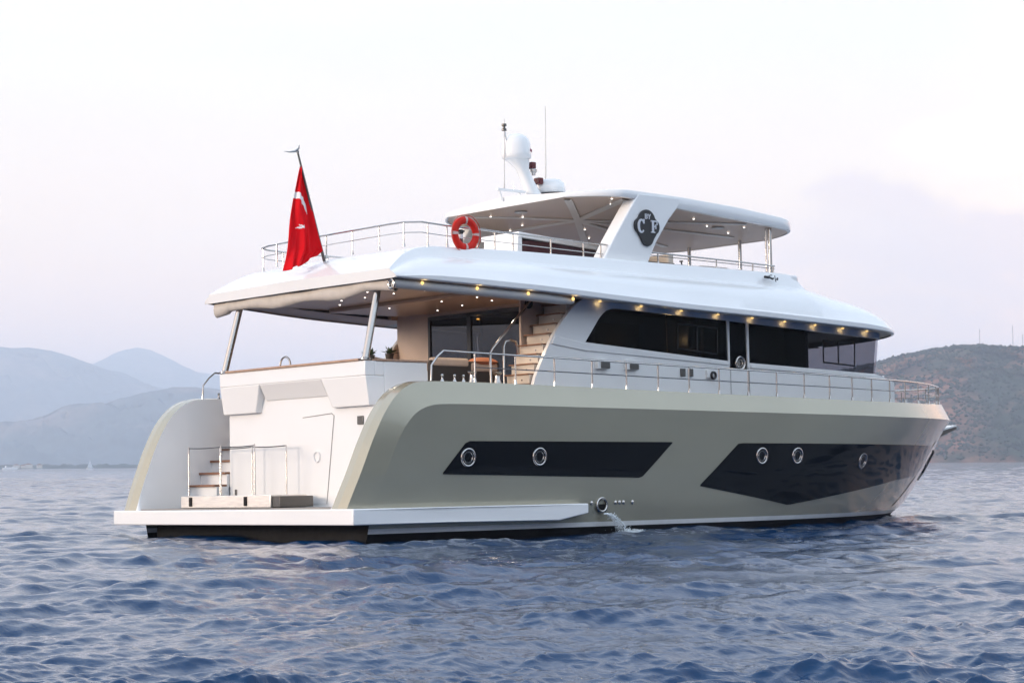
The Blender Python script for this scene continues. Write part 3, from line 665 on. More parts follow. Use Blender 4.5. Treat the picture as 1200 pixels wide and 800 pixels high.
# vents, speakers and a camera on the starboard side
def sidebox(name, x0, x1, z0, z1, m, d=.06, par=None):
    mb = MB(); mb.box(x0, x1, -YS-d, -YS+.01, z0, z1); return mb.build(name, m, Y, bevel=.012)
for x in (6.86, 7.77):
    v = sidebox('vent_hood', x-.04, x+.34, 3.60, 3.82, WHITE, .10)
    mb = MB(); mb.box(x+.05, x+.325, -YS-.125, -YS-.102, 3.615, 3.765); mb.build('louvre', STEELDK, v, bevel=.01)
for x in (9.56, 9.82): sidebox('side_light', x, x+.14, 3.50, 3.68, STEELDK, .05)
cb = sidebox('camera_box', 10.42, 10.62, 3.48, 3.66, WHITE, .05)
mb = MB(); mb.torus((10.62, -YS-.07, 3.54), .075, .03, 18, 8, 'y'); mb.build('lens', BLK, cb)
# front of the deckhouse
mb = MB()
fr = lambda z: [(17.1+.45*math.cos(t)*0+ (1.2)*math.cos(t)**1.2 if math.cos(t) > 0 else 17.1, YS*math.sin(t)*.98, z) for t in np.linspace(-math.pi/2, math.pi/2, 25)]
mb.grid([fr(2.4), fr(3.69)]); mb.build('deckhouse_front', WHITE, Y)
mb = MB()
frz = lambda z, o: [(16.72+o+1.15*max(math.cos(t), 0)**1.2, (YS-.04)*math.sin(t), z) for t in np.linspace(-math.pi/2, math.pi/2, 25)]
mb.grid([frz(3.70, 0), frz(4.64, .14)]); mb.build('windscreen', TINTC, Y)
mb = MB(); mb.grid([frz(4.645, .14), frz(5.2, .2)]); mb.build('windscreen_header', WHITE, Y)
# saloon interior behind the glass
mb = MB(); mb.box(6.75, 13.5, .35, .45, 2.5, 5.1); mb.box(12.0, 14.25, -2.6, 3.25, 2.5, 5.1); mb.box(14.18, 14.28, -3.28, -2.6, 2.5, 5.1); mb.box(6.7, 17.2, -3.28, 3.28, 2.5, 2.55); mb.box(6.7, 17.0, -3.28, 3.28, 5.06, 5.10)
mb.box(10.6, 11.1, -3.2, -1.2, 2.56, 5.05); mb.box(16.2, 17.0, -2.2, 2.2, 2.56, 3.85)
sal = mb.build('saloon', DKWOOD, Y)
mb = MB(); mb.box(11.97, 11.996, -.78, -.34, 4.56, 4.84); mb.build('lit_picture', PICT, sal)
for x in (10.22, 10.32, 10.42, 10.52):
    mb = MB(); mb.tube([(x, -3.1, 2.6), (x, -3.1, 5.0)], .05, 8); mb.build('curtain', CURT, sal)
mb = MB(); mb.lathe([(.02, 0), (.09, .02), (.06, .16)], (10.75, -2.5, 4.45), 16); sh = mb.build('wall_lamp', WARM, sal)
l_ = bpy.data.lights.new('saloon_lamp', 'POINT'); l_.energy = 16; l_.color = (1.0, .66, .28); l_.shadow_soft_size = .08
lo = bpy.data.objects.new('saloon_lamp', l_); COL.objects.link(lo); lo.parent = sh; lo.location = (10.3, -2.35, 4.45)
# ---------------------------------------------------------------- aft cockpit
mb = MB(); mb.box(1.2, 6.7, -2.58, 2.58, 2.82, 2.90); mb.box(2.6, 6.7, -3.28, 3.28, 2.74, 2.815); mb.build('cockpit_sole', SOLE, Y)
XB = 6.5
mb = MB()
mb.box(XB, XB+.12, 2.06, 3.30, 2.82, 5.36); mb.box(XB, XB+.12, -1.50, 2.06, 5.15, 5.36); mb.box(XB, XB+.12, -2.50, -1.50, 2.82, 5.36)
mb.box(XB-1.0, XB, -2.42, -2.36, 2.82, 5.36)
abk = mb.build('aft_bulkhead', BEIGE, Y, bevel=.01)
mb = MB(); mb.box(XB-.03, XB+.05, .46, .60, 2.9, 5.14); mb.box(XB-.03, XB+.05, 1.98, 2.055, 2.9, 5.14); mb.box(XB-.03, XB+.05, -1.495, -1.42, 2.9, 5.14); mb.box(XB-.03, XB+.05, -1.42, 1.98, 5.06, 5.145)
mb.build('door_frame', BLK, abk)
for y0, y1 in ((.605, 1.975), (-1.415, .455)):
    mb = MB(); mb.box(XB+.0, XB+.012, y0, y1, 2.9, 5.055); mb.build('glass_door', TINTL, abk, flat=True)
mb = MB(); mb.box(XB+.2, XB+1.7, .46, .50, 4.985, 5.015); mb.build('cove_light', mat('cove_amber', (.4, .2, .05), .4, emit=(1, .50, .10), es=7.0), sal)
# inner faces of the deckhouse wings
for sg in (-1, 1):
    mb = MB(); a, b = sorted((sg*(YS-.102), sg*(YS-.125))); mb.prism([(p[0]+.03, p[1]) for p in (edge if sg < 0 else edgeP) if p[0] < 6.9]+[(6.95, 5.3), (6.95, 2.8), (5.4 if sg > 0 else 4.9, 2.8)], 'y', a, b)
    mb.build('wing_inner_face', BEIGE, Y, angle=25)
# stairs up to the flybridge
mb = MB(); tx = [(4.62, 3.03), (4.80, 3.25), (4.94, 3.47), (5.08, 3.70), (5.20, 3.92), (5.36, 4.14), (5.55, 4.38), (5.74, 4.61), (5.92, 4.84), (6.08, 5.06)]
for k, (x, z) in enumerate(tx): mb.box(x+.05, x+.40, -3.24, -2.50, (2.9 if k == 0 else z-.24), z-.03)
fs = mb.build('flybridge_stairs', CREAM, Y)
for x, z in tx:
    mb = MB(); mb.box(x, x+.30, -3.245, -2.46, z-.028, z-.002); mb.build('tread', TEAK, fs)
for k, (x, z) in enumerate(tx[2:9]):
    mb = MB(); mb.lathe([(.022, 0), (.018, -.012)], (x+.048, -3.0, z-.14), 10, 'x'); mb.build('step_light', CHROME, fs)
mb = MB(); mb.tube([(4.55, -2.48, 2.9), (4.53, -2.48, 3.95), (4.60, -2.48, 4.05), (5.75, -2.48, 5.15)], .028, 8); mb.build('stair_rail', CHROME, Y)
mb = MB(); mb.tube([(5.0, -2.40, 3.0), (5.0, -2.40, 4.10), (5.05, -2.40, 4.22), (5.2, -2.40, 4.26), (5.36, -2.40, 4.22), (5.42, -2.40, 4.1), (5.42, -2.40, 3.0)], .028, 8); mb.build('grab_rail', CHROME, Y)
mb = MB(); mb.torus((5.75, -2.40, 5.10), .10, .03, 20, 8, 'y'); mb.lathe([(.08, 0), (.05, -.10)], (5.75, -2.40, 5.10), 14, 'y'); mb.build('deck_speaker', BLK, Y)
# aft pillars
for sg in (-1, 1):
    mb = MB(); mb.tube([(.98, sg*2.62, 3.70), (1.40, sg*2.56, 5.30)], .075, 14); p_ = mb.build('aft_pillar', CHROME, Y)
    mb = MB(); mb.lathe([(.12, 0), (.12, .03), (.08, .05)], (.98, sg*2.62, 3.69), 16); mb.build('pillar_foot', CHROME, p_)
mb = MB(); mb.tube([(.98, .25+.19*math.cos(t)*1, 3.72+.20*math.sin(t)) for t in np.linspace(0, math.pi, 14)], .022, 8); mb.build('fairlead_hoop', CHROME, Y)
# ---------------------------------------------------------------- upper deck / roof of the main deck
def roofw(x):
    a = np.clip((4.8-x)/3.7, 0, 1); f = np.clip((x-15.2)/(18.7-15.2), 0, 1)
    return 4.25*(1-.16*a**1.25)*(1-f**3.2)**.8
ZL = lambda x: np.interp(x, [1.1, 3.7, 6.2, 8.9, 11.8, 14.9, 16.3, 18.7], [5.33, 5.19, 5.075, 4.965, 4.89, 4.785, 4.73, 4.66])
ZC = lambda x: np.interp(x, [1.1, 1.3, 1.65, 2.05, 2.5, 13.2, 13.7, 14.1, 15.9, 17.6, 18.7], [5.54, 5.68, 5.90, 6.06, 6.13, 6.13, 6.10, 5.90, 5.55, 5.05, 4.80])
def roofx(u):                                      # stations, with the aft edge bowed outwards amidships
    return u
xs = np.r_[np.linspace(1.1, 2.5, 16), np.linspace(2.8, 13.2, 30), np.linspace(13.4, 18.69, 34)]
def section(x):
    W = float(roofw(x)); z0 = float(ZL(x)); z1 = float(ZC(x)); h = max(z1-z0, .14); bow = 0.0
    k = min(1, h/.9)
    co = float(np.clip((14.15-x)/.5, 0, 1))
    L_ = lambda p, q: p*co+q*(1-co)
    pr = [(W-.10, z0), (W-.015, z0+.012), (W, z0+.03), (W, z0+.13*k), (W-.012, z0+.148*k), (W-.05*k, z0+.175*k), (W-.17*k, z0+.36*h), (W-.36*k, z0+.54*h), (W-.60*k, z0+L_(.665, .72)*h), (W-.735*k, z0+L_(.71, .79)*h), (W-.765*k, z0+L_(.745, .80)*h), (W-.84*k, z0+L_(.93, .84)*h), (W-.88*k, z0+L_(.98, .86)*h), (W-.98*k, z0+L_(1, .90)*h), (W-1.3*k, z0+h)]
    pr = [(max(a_, 0.0), b_) for a_, b_ in pr]
    return pr
rows = []
for x in xs:
    pr = section(x); q = [(-a_, b_) for a_, b_ in pr]+[(0, pr[-1][1]+.03)]+[(a_, b_) for a_, b_ in pr[::-1]]
    rows.append([(x-.10*(1-(y/4.3)**2)*max(0, (2.6-x)/1.5)**1.0, y, z) for y, z in q])
mb = MB(); mb.grid(rows)
# aft face closing the first section
r0 = rows[0]; n_ = len(r0)
bot = [(p[0]+.02, p[1], float(ZL(1.1))) for p in r0]
mb.grid([r0, bot]); 
roof = mb.build('upper_deck', WHITE, Y, angle=30)
# underside: soffit over the side decks and ceiling of the cockpit
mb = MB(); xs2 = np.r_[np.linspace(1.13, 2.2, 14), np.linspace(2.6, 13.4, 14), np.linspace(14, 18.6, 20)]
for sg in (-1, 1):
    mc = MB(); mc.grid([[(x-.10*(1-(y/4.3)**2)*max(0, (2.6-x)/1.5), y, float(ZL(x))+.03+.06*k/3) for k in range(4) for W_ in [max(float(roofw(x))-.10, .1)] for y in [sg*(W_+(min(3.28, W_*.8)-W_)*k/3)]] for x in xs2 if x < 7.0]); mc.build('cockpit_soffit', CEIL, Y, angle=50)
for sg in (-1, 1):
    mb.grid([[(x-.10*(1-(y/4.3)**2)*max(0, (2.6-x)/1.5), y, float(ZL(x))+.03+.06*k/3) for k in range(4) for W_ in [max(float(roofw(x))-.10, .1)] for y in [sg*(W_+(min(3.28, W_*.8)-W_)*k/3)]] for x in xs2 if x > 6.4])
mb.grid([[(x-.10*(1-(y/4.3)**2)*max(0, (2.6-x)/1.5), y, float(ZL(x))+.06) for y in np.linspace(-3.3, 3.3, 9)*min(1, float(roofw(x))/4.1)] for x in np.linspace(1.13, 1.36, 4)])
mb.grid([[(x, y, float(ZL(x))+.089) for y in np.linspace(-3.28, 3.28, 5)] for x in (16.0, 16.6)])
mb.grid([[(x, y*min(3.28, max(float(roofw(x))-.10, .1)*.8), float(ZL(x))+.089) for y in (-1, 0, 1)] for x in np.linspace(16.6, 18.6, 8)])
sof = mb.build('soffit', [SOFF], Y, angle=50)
mb = MB(); mb.box(1.35, 6.5, -3.27, 3.27, 5.315, 5.345); ceil = mb.build('cockpit_ceiling', CEIL, Y)
mb = MB(); mb.box(4.2, 6.48, -2.35, 3.0, 5.225, 5.312); mb.build('ceiling_panel', CEIL, ceil, bevel=.02)
leds = [(x, y) for x in (1.8, 2.5, 3.2) for y in (-2.6, -1.7, -.8, .1, 1.0)]+[(4.6, -1.9), (4.6, -.6), (5.6, -1.4), (5.6, -.2), (4.7, 1.2), (3.8, -2.9), (5.0, -2.9), (3.8, 1.9), (6.0, 1.0)]
for i, (x, y) in enumerate(leds):
    zc = 5.312 if (x < 4.2 or y < -2.4) else 5.222
    mb = MB(); mb.lathe([(.021, 0), (.018, -.006)], (x+random.uniform(-.15, .15), y+random.uniform(-.15, .15), zc), 10); o = mb.build('downlight', LED, ceil)
    if i in (17, 18, 20, 15, 8):
        l_ = bpy.data.lights.new('downlight_lamp', 'SPOT'); l_.energy = 36; l_.color = (1.0, .80, .60); l_.spot_size = R(150); l_.spot_blend = .6; l_.shadow_soft_size = .05
        lo = bpy.data.objects.new('downlight_lamp', l_); COL.objects.link(lo); lo.parent = o; lo.location = (x, y, zc-.03)
# canvas blinds rolled up under the roof edge
mb = MB(); n_ = 60; rows = []
g_ = np.random.default_rng(5)
for i in range(n_):
    t = i/(n_-1); y = 3.35-6.65*t; x = 1.28-.06*(1-(y/3.7)**2); sag = .05*math.sin(t*9)+.03*math.sin(t*23+1)
    r1, r2 = .10+.02*math.sin(t*31), .135+.03*math.sin(t*17+2)
    rows.append([(x+r1*math.cos(a_), y, 5.235+sag*.35-(.05 if t < .08 else 0)+r2*math.sin(a_)*1.15) for a_ in np.linspace(0, 2*math.pi, 13)[:-1]])
mb.grid(rows, closed=True); mb.build('rolled_blind', AWN, Y, angle=60)
mb = MB(); mb.box(1.40, 1.50, -3.40, 3.40, 5.22, 5.36); mb.build('blind_batten', SOFF, Y)
mb = MB(); rows = []
for i in range(40):
    x = 1.15+4.45*i/39; yb = -(float(roofw(x))-.24); z = float(ZL(x))-.115; k = .6+.4*min(1, (39-i)/4)
    rows.append([(x, yb+.115*math.cos(a_)*k, z+.02+.105*math.sin(a_)*k) for a_ in np.linspace(0, 2*math.pi, 15)[:-1]])
mb.grid(rows, closed=True); q = len(mb.v); mb.f.append(tuple(range(14))); mb.f.append(tuple(range(q-14, q))); mb.mi += [0, 0]
bl = mb.build('side_blind', SOFF, Y, angle=60)
mb = MB(); mb.torus((1.13, -(float(roofw(1.15))-.24), float(ZL(1.15))-.115), .09, .035, 20, 8, 'x'); mb.build('blind_roller', CHROME, bl)
# warm lamps along the roof edge, each a real little lamp
def warm(x, y, z, par, e, aim=None):
    mb = MB(); mb.lathe([(.04, 0), (.038, -.012), (.02, -.018)], (x, y, z), 14); o = mb.build('courtesy_light', WARM, par)
    l_ = bpy.data.lights.new('courtesy_lamp', 'POINT'); l_.energy = e; l_.color = (1.0, .70, .32); l_.shadow_soft_size = .03
    lo = bpy.data.objects.new('courtesy_lamp', l_); COL.objects.link(lo); lo.parent = o; lo.location = (x, y, z-.05)
for x in (6.95, 8.25, 9.57, 10.82, 12.02, 13.2, 14.34, 15.4, 16.36):
    warm(x, -3.475, float(ZL(x))+.075, sof, .16)
for x in (1.75, 3.02, 4.27, 5.52):
    mb = MB(); z = float(ZL(x))-.115
    mb.lathe([(.045, .0), (.04, -.010), (.02, -.013)], (x, -(float(roofw(x))-.24)-.104, z+.060), 14, 'y'); o = mb.build('courtesy_light', WARM, bl)
    l_ = bpy.data.lights.new('courtesy_lamp', 'POINT'); l_.energy = .18; l_.color = (1.0, .70, .32); l_.shadow_soft_size = .04
    lo = bpy.data.objects.new('courtesy_lamp', l_); COL.objects.link(lo); lo.parent = o; lo.location = (x, -(float(roofw(x))-.24)-.21, z+.10)
# name lettering on the coaming, an illegible script flourish
mb = MB(); yc = lambda z: -(float(roofw(12.6))-.98+.02)
def scr(pts, r): mb.tube([(x, -3.575+.55*(z-5.90), z) for x, z in pts], r, 6)
scr([(12.44, 5.965), (12.60, 5.96)], .034); scr([(12.60, 5.99), (12.68, 6.02), (12.74, 6.025)], .012); scr([(12.62, 5.96), (12.70, 5.925), (12.74, 5.945)], .024)
scr([(12.78, 5.86), (12.80, 5.93), (12.84, 6.02)], .011); scr([(12.84, 5.93), (12.87, 5.915), (12.90, 5.96)], .02)
mb.build('name_script', BLK, Y)
# ---------------------------------------------------------------- flybridge
def railing(name, line, posts, h0, par=None, mids=(.5,), r=.020, base=None, foot=True):
    """line: top-rail points; posts: list of (top point, bottom point)"""
    mb = MB(); mb.tube(line, r, 8); top = mb.build(name, CHROME, par or Y)
    for a, b in posts:
        mb = MB(); mb.tube([b, a], r*.85, 8)
        if foot: mb.lathe([(.034, 0), (.03, .03), (r, .09)], b, 10)
        mb.build('stanchion', CHROME, top)
    for t in mids:
        mb = MB(); off = h0*t; mb.tube([(p[0], p[1], p[2]-off) for p in line], r*.5, 6); mb.build('guard_wire', CHROME, top)
    return top
fl = [(2.45, 2.98), (2.12, 2.75), (1.98, 2.3), (1.92, 0), (1.92, -2.3), (1.98, -2.72), (2.25, -2.96)]
FZ = 6.60
lineA = [(7.9, 3.02, FZ-.12)]+[(x, 3.02, FZ+.02-.014*(x-2)) for x in (6, 4, 3)]+[(x, y, FZ+.02) for x, y in fl]+[(x, -3.02, FZ-.022*(x-2)) for x in (2.83, 3.5, 4.8, 6.3, 7.68)]
pA = [(x, 3.02, FZ+.02-.014*(x-2)) for x in (7, 5.6, 4.2, 2.9)]+[(2.2, 2.82, FZ+.02)]+[(1.94, y, FZ+.02) for y in (1.9, .95, 0, -.95, -1.9)]+[(1.98, -2.70, FZ+.02), (2.4, -2.98, FZ+.01)]+[(x, -3.02, FZ-.022*(x-2)) for x in (2.9, 3.75, 4.25, 4.78, 5.9, 6.9, 7.45)]
railing('flybridge_rail', lineA, [(p, (p[0], p[1], 6.10)) for p in pA], .44)
lineB = [(8.9, -3.02, 6.40), (10.5, -3.02, 6.38), (12.0, -3.02, 6.36), (13.4, -3.02, 6.33)]
railing('flybridge_rail', lineB, [((x, -3.02, z), (x, -3.02, 6.12)) for x, z in ((9.3, 6.39), (11.3, 6.37), (12.6, 6.35), (13.35, 6.33))], .14)
lineC = [(8.9, 3.02, 6.40), (12.0, 3.02, 6.38), (13.4, 3.02, 6.35)]
railing('flybridge_rail', lineC, [((x, 3.02, 6.39), (x, 3.02, 6.12)) for x in (9.3, 11.3, 13.3)], .14)
# hard top
def htw(x):
    a = np.clip((8.3-x)/1.12, 0, 1); f = np.clip((x-13.4)/(14.9-13.4), 0, 1)
    return 3.12*(1-.33*a**1.9)*(1-.50*f**3.0)
HB = lambda x: float(np.interp(x, [7, 8.5, 10, 12, 13.8, 14.9], [7.66, 7.60, 7.47, 7.37, 7.26, 7.22]))
HT = lambda x: float(np.interp(x, [7, 8.3, 10, 12, 13.5, 14.9], [7.76, 7.80, 7.77, 7.68, 7.56, 7.42]))
xs = np.r_[np.linspace(7.18, 8.2, 14), np.linspace(8.4, 12.6, 14), np.linspace(12.8, 14.9, 18)]
mb = MB(); rows = []
for x in xs:
    W = float(htw(x)); b, t = HB(x), HT(x)
    q = [(-W+.10, b), (-W+.012, b+.008), (-W, b+.025), (-W, t-.035), (-W+.018, t-.008), (-W+.10, t+.004), (0, t+.14), (W-.10, t+.004), (W-.018, t-.008), (W, t-.035), (W, b+.025), (W-.012, b+.008), (W-.10, b)]
    rows.append([(x, y, z) for y, z in q])
mb.grid(rows)
mb.f.append(tuple(range(13))); mb.f.append(tuple(range((len(xs)-1)*13, len(xs)*13))); mb.mi += [0, 0]
ht = mb.build('hard_top', WHITE, Y, angle=40)
mb = MB(); mb.grid([[(x, y*(max(float(htw(x))-.11, .1)), HB(x)+.012+.02*(1-y*y)) for y in (-1, -.5, 0, .5, 1)] for x in xs]); hc = mb.build('hard_top_ceiling', CEIL, Y)
def rib(a, b, wd):
    mb = MB(); a, b = Vector(a), Vector(b); d = (b-a).normalized(); n_ = Vector((-d.y, d.x, 0))*wd
    p = [a-n_, b-n_, b+n_, a+n_]
    def zz(v, o): return (v.x, v.y, HB(v.x)+.010+.02*(1-(v.y/3)**2)-o)
    N_ = 10; rowsb = [[zz(p[0].lerp(p[1], i/N_), .03), zz(p[3].lerp(p[2], i/N_), .03)] for i in range(N_+1)]
    rowst = [[zz(p[0].lerp(p[1], i/N_), -.01), zz(p[3].lerp(p[2], i/N_), -.01)] for i in range(N_+1)]
    mb.grid(rowsb); mb.grid([[r[0] for r in rowsb], [r[0] for r in rowst]]); mb.grid([[r[1] for r in rowsb], [r[1] for r in rowst]]); mb.build('ceiling_rib', CEILW, hc, flat=True)
CX, CYY = 9.6, 0.0
for e in ((7.5, 1.9), (7.5, -1.9), (8.4, -2.9), (9.6, 2.95), (12.6, 2.85), (13.9, 1.2), (13.9, -1.2), (12.6, -2.85)): rib((CX, CYY, 0), (*e, 0), .09)
for x, y in ((7.5, 2.0), (7.9, 1.3), (8.5, .8), (7.8, -1.7), (8.4, -1.1), (8.1, -2.75), (8.6, -2.2), (8.9, -1.6), (9.2, 1.6), (9.5, 2.4), (10.6, .8), (11.6, 1.7), (11.0, -1.0), (12.2, -1.9), (11.2, -2.4), (12.6, .9), (13.3, -1.6), (13.2, 1.6), (10.2, -2.0), (12.9, -2.5)):
    mb = MB(); mb.lathe([(.024, 0), (.02, -.006)], (x, y, HB(x)-.012+.02*(1-(y/3)**2)), 10); mb.build('downlight', LED, hc)
for x, y in ((8.0, .3), (8.9, -2.6), (10.5, -1.7), (12.6, -1.9)):
    mb = MB(); mb.lathe([(.15, .03), (.16, 0), (.12, -.012)], (x, y, HB(x)), 20); mb.build('ceiling_speaker', SOFF, hc)
# arch legs with the builder's plaque
for sg in (-1, 1):
    mb = MB(); a, b = sorted((sg*2.72, sg*3.13))
    mb.prism([(7.30, 6.02), (7.42, 6.12), (7.75, 6.62), (8.20, 7.22), (8.52, 7.64), (8.60, 7.74), (9.98, 7.74), (9.95, 7.55), (9.60, 7.20), (9.15, 6.62), (8.86, 6.12), (8.80, 6.02)], 'y', a, b)
    al = mb.build('arch_leg', WHITE, Y, bevel=.035, angle=30)
    if sg < 0: armS = al
sx0, sz0 = 8.81, 6.985
def arc(cx, cz, r, a0, a1, n=14): return [(cx+r*math.cos(R(a0+(a1-a0)*i/n)), cz+r*math.sin(R(a0+(a1-a0)*i/n))) for i in range(n+1)]
pl = arc(sx0, sz0+.10, .28, 160, 20, 20)+arc(sx0+.225, sz0-.01, .185, 68, -62, 12)+[(sx0+.215, sz0-.30)]+arc(sx0, sz0-.27, .205, -20, -160, 16)+[(sx0-.215, sz0-.30)]+arc(sx0-.225, sz0-.01, .185, 242, 112, 12)
mb = MB(); mb.prism([(x, z) for x, z in pl], 'y', -3.185, -3.131); plq = mb.build('plaque', BLK, armS, bevel=.012)
LET = mat('plaque_letters', (0.62, 0.64, 0.68), .35)
def stroke_poly(parts, name):
    mb = MB()
    for i, p in enumerate(parts): mb.prism(p, 'y', -3.205-.0007*i, -3.184)
    mb.build(name, LET, plq, flat=True)
def bx(x0, x1, z0, z1): return [(x0, z0), (x1, z0), (x1, z1), (x0, z1)]
cx, cz = sx0-.215, sz0-.02                           # the big C
outer = [(cx+.115*math.cos(R(t)), cz+.165*math.sin(R(t))) for t in np.linspace(42, 318, 26)]; inner = [(cx+.012+.060*math.cos(R(t)), cz+.125*math.sin(R(t))) for t in np.linspace(318, 42, 26)]
mbq = MB(); 
rowsA = [[(o[0], -3.206, o[1]), (i_[0], -3.206, i_[1])] for o, i_ in zip(outer, inner[::-1])]
rowsB = [[(o[0], -3.184, o[1]), (i_[0], -3.184, i_[1])] for o, i_ in zip(outer, inner[::-1])]
mbq.grid(rowsA); mbq.grid([[r[0] for r in rowsA], [r[0] for r in rowsB]]); mbq.grid([[r[1] for r in rowsA], [r[1] for r in rowsB]]); mbq.prism(bx(cx+.062, cx+.105, cz+.06, cz+.165), 'y', -3.2067, -3.184)
mbq.build('letter_c', LET, plq, flat=True)
fx, fz = sx0+.120, sz0-.155                          # the big F
stroke_poly([bx(fx+.02, fx+.08, fz, fz+.29), bx(fx-.015, fx+.115, fz, fz+.026), bx(fx-.015, fx+.195, fz+.258, fz+.29), bx(fx+.165, fx+.195, fz+.19, fz+.258), bx(fx+.08, fx+.14, fz+.132, fz+.164), bx(fx+.125, fx+.152, fz+.095, fz+.20)], 'letter_f')
bx0, bz0 = sx0-.085, sz0+.155                        # BY
stroke_poly([bx(bx0, bx0+.022, bz0, bz0+.12), bx(bx0+.022, bx0+.06, bz0+.102, bz0+.12), bx(bx0+.022, bx0+.06, bz0+.053, bz0+.069), bx(bx0+.022, bx0+.06, bz0, bz0+.017), bx(bx0+.055, bx0+.075, bz0+.069, bz0+.105), bx(bx0+.055, bx0+.078, bz0+.015, bz0+.053)], 'letter_b')
stroke_poly([bx(bx0+.128, bx0+.150, bz0, bz0+.06), [(bx0+.090, bz0+.12), (bx0+.128, bz0+.055), (bx0+.148, bz0+.058), (bx0+.114, bz0+.12)], [(bx0+.130, bz0+.055), (bx0+.150, bz0+.055), (bx0+.188, bz0+.12), (bx0+.166, bz0+.12)]], 'letter_y')
# forward posts of the hard top
for x, y, r in ((13.48, -2.82, .048), (13.45, -2.72, .025), (13.48, 2.82, .048), (14.5, .9, .048), (14.5, -.9, .048)):
    mb = MB(); mb.tube([(x, y, 6.06 if x < 14 else 5.9), (x, y, HB(x)+.02)], r, 12); mb.build('hard_top_post', CHROME, Y)
# bar counter, seats and console on the flybridge
mb = MB(); mb.box(6.75, 9.55, -1.05, .1, 5.7, 6.74); bar = mb.build('bar_counter', MAROON, Y, bevel=.01)
mb = MB(); mb.hexa([(6.62, -1.15, 6.80), (9.75, -1.15, 6.60), (9.75, .2, 6.60), (6.62, .2, 6.80)], [(6.62, -1.15, 6.92), (9.75, -1.15, 6.72), (9.75, .2, 6.72), (6.62, .2, 6.92)]); mb.build('bar_top', WHITE, bar, bevel=.02)
mb = MB(); mb.hexa([(6.55, -1.1, 5.7), (6.75, -1.1, 5.7), (6.75, .1, 5.7), (6.55, .1, 5.7)], [(6.64, -1.1, 6.80), (6.76, -1.1, 6.80), (6.76, .1, 6.80), (6.64, .1, 6.80)]); mb.build('bar_end', WHITE, bar)
mb = MB(); mb.box(9.3, 10.6, -2.3, -1.4, 5.7, 6.30); hs = mb.build('lounge_base', BLK, Y)
mb = MB(); mb.box(9.4, 13.0, -1.3, 1.4, 5.7, 6.34); mb.box(10.4, 10.6, -2.3, 1.4, 6.0, 6.52); mb.build('helm_seating', CREAM, Y, bevel=.06)
mb = MB(); mb.box(12.3, 13.3, -1.6, 1.6, 5.8, 6.42); mb.build('helm_console', WHITE, Y, bevel=.05)
mb = MB(); mb.tube([(12.35, -.9, 6.40), (12.30, -.9, 6.58)], .02, 6); mb.lathe([(.05, 0), (.05, .03)], (12.30, -.9, 6.57), 10); mb.build('throttle', BLK, Y)
mb = MB(); mb.box(1.9, 13.2, -3.0, 3.0, 5.55, 5.62); mb.build('flybridge_sole', SOLE, Y)
# navigation light housing on the corner of the roof
mb = MB(); mb.box(13.55, 13.80, -3.42, -3.15, 5.85, 6.08); nl = mb.build('nav_light_housing', WHITE, Y, bevel=.04)
mb = MB(); mb.box(13.805, 13.83, -3.38, -3.22, 5.90, 6.02); mb.build('nav_light', STEELDK, nl)
# small rail ahead of the flybridge
railing('foredeck_rail', [(17.4, -1.5, 5.56), (18.6, -1.0, 5.55), (19.1, 0, 5.55), (18.6, 1.0, 5.55), (17.4, 1.5, 5.56)], [((18.9, -.45, 5.55), (18.9, -.45, 5.32)), ((18.9, .45, 5.55), (18.9, .45, 5.32))], .2, mids=())
# ---------------------------------------------------------------- mast and aerials on the hard top
mb = MB(); prof = [(.24, 8.05, .34), (.20, 8.3, .26), (.10, 8.6, .22), (-.08, 8.85, .26)]
rows = []
for dx, z, wx in prof: rows.append([(7.95+dx+wx*.95*math.cos(a_), .16*math.sin(a_), z) for a_ in np.linspace(0, 2*math.pi, 17)[:-1]])
rows = []
for x0, x1, z, hy in ((7.98, 8.40, 7.88, .17), (7.93, 8.32, 8.08, .16), (7.80, 8.12, 8.34, .14), (7.66, 7.95, 8.62, .14), (7.36, 7.94, 8.84, .22)):
    cx_, rx = (x0+x1)/2, (x1-x0)/2; rows.append([(cx_+rx*math.copysign(abs(math.cos(a_))**.7, math.cos(a_)), hy*math.copysign(abs(math.sin(a_))**.7, math.sin(a_)), z) for a_ in np.linspace(0, 2*math.pi, 21)[:-1]])
mb.v = []; mb.f = []; mb.mi = []; mb.grid(rows, closed=True); q = len(mb.v); mb.f.append(tuple(range(q-20, q))); mb.mi.append(0)
mast = mb.build('mast', WHITE, Y, angle=40)
mb = MB(); mb.lathe([(.26, 0), (.345, .04), (.36, .10), (.36, .18), (.35, .34), (.32, .46), (.26, .55), (.17, .61), (.08, .635), (.0, .64)], (7.62, 0, 8.83), 32); dome = mb.build('satellite_dome', WHITE, mast, angle=60)
mb = MB()
for k in range(9):
    a_ = R(-62+k*6.2); x, y = 7.62+.357*math.cos(a_), .357*math.sin(a_); hgt = (.06, .05, .055, .045, .06, .05, .05, .055, .045)[k]
    mb.box(x-.014, x+.014, y-.012, y+.006, 9.02, 9.02+hgt)
mb.build('dome_mark', mat('faded_red_mark', (.25, .05, .09), .5), dome)
mb = MB(); mb.tube([(7.42, 0, 8.86), (7.25, 0, 9.50)], .022, 6); mb.lathe([(.06, 0), (.06, .05), (.03, .07), (.03, .10), (.06, .12), (.06, .17)], (7.24, 0, 9.50), 12, mi=1); mb.build('anchor_light', [WHITE, STEELDK], mast)
mb = MB(); mb.box(8.02, 8.17, -.10, .10, 8.66, 8.82); mb.build('red_lamp', REDL, mast, bevel=.02)
mb = MB(); mb.box(8.25, 8.40, -.10, .10, 8.30, 8.46); mb.build('red_lamp', REDL, mast, bevel=.02)
mb = MB(); mb.lathe([(.05, 0), (.05, .05), (.09, .10), (.09, .14)], (8.12, -.05, 8.50), 12); mb.build('horn', CHROME, mast)
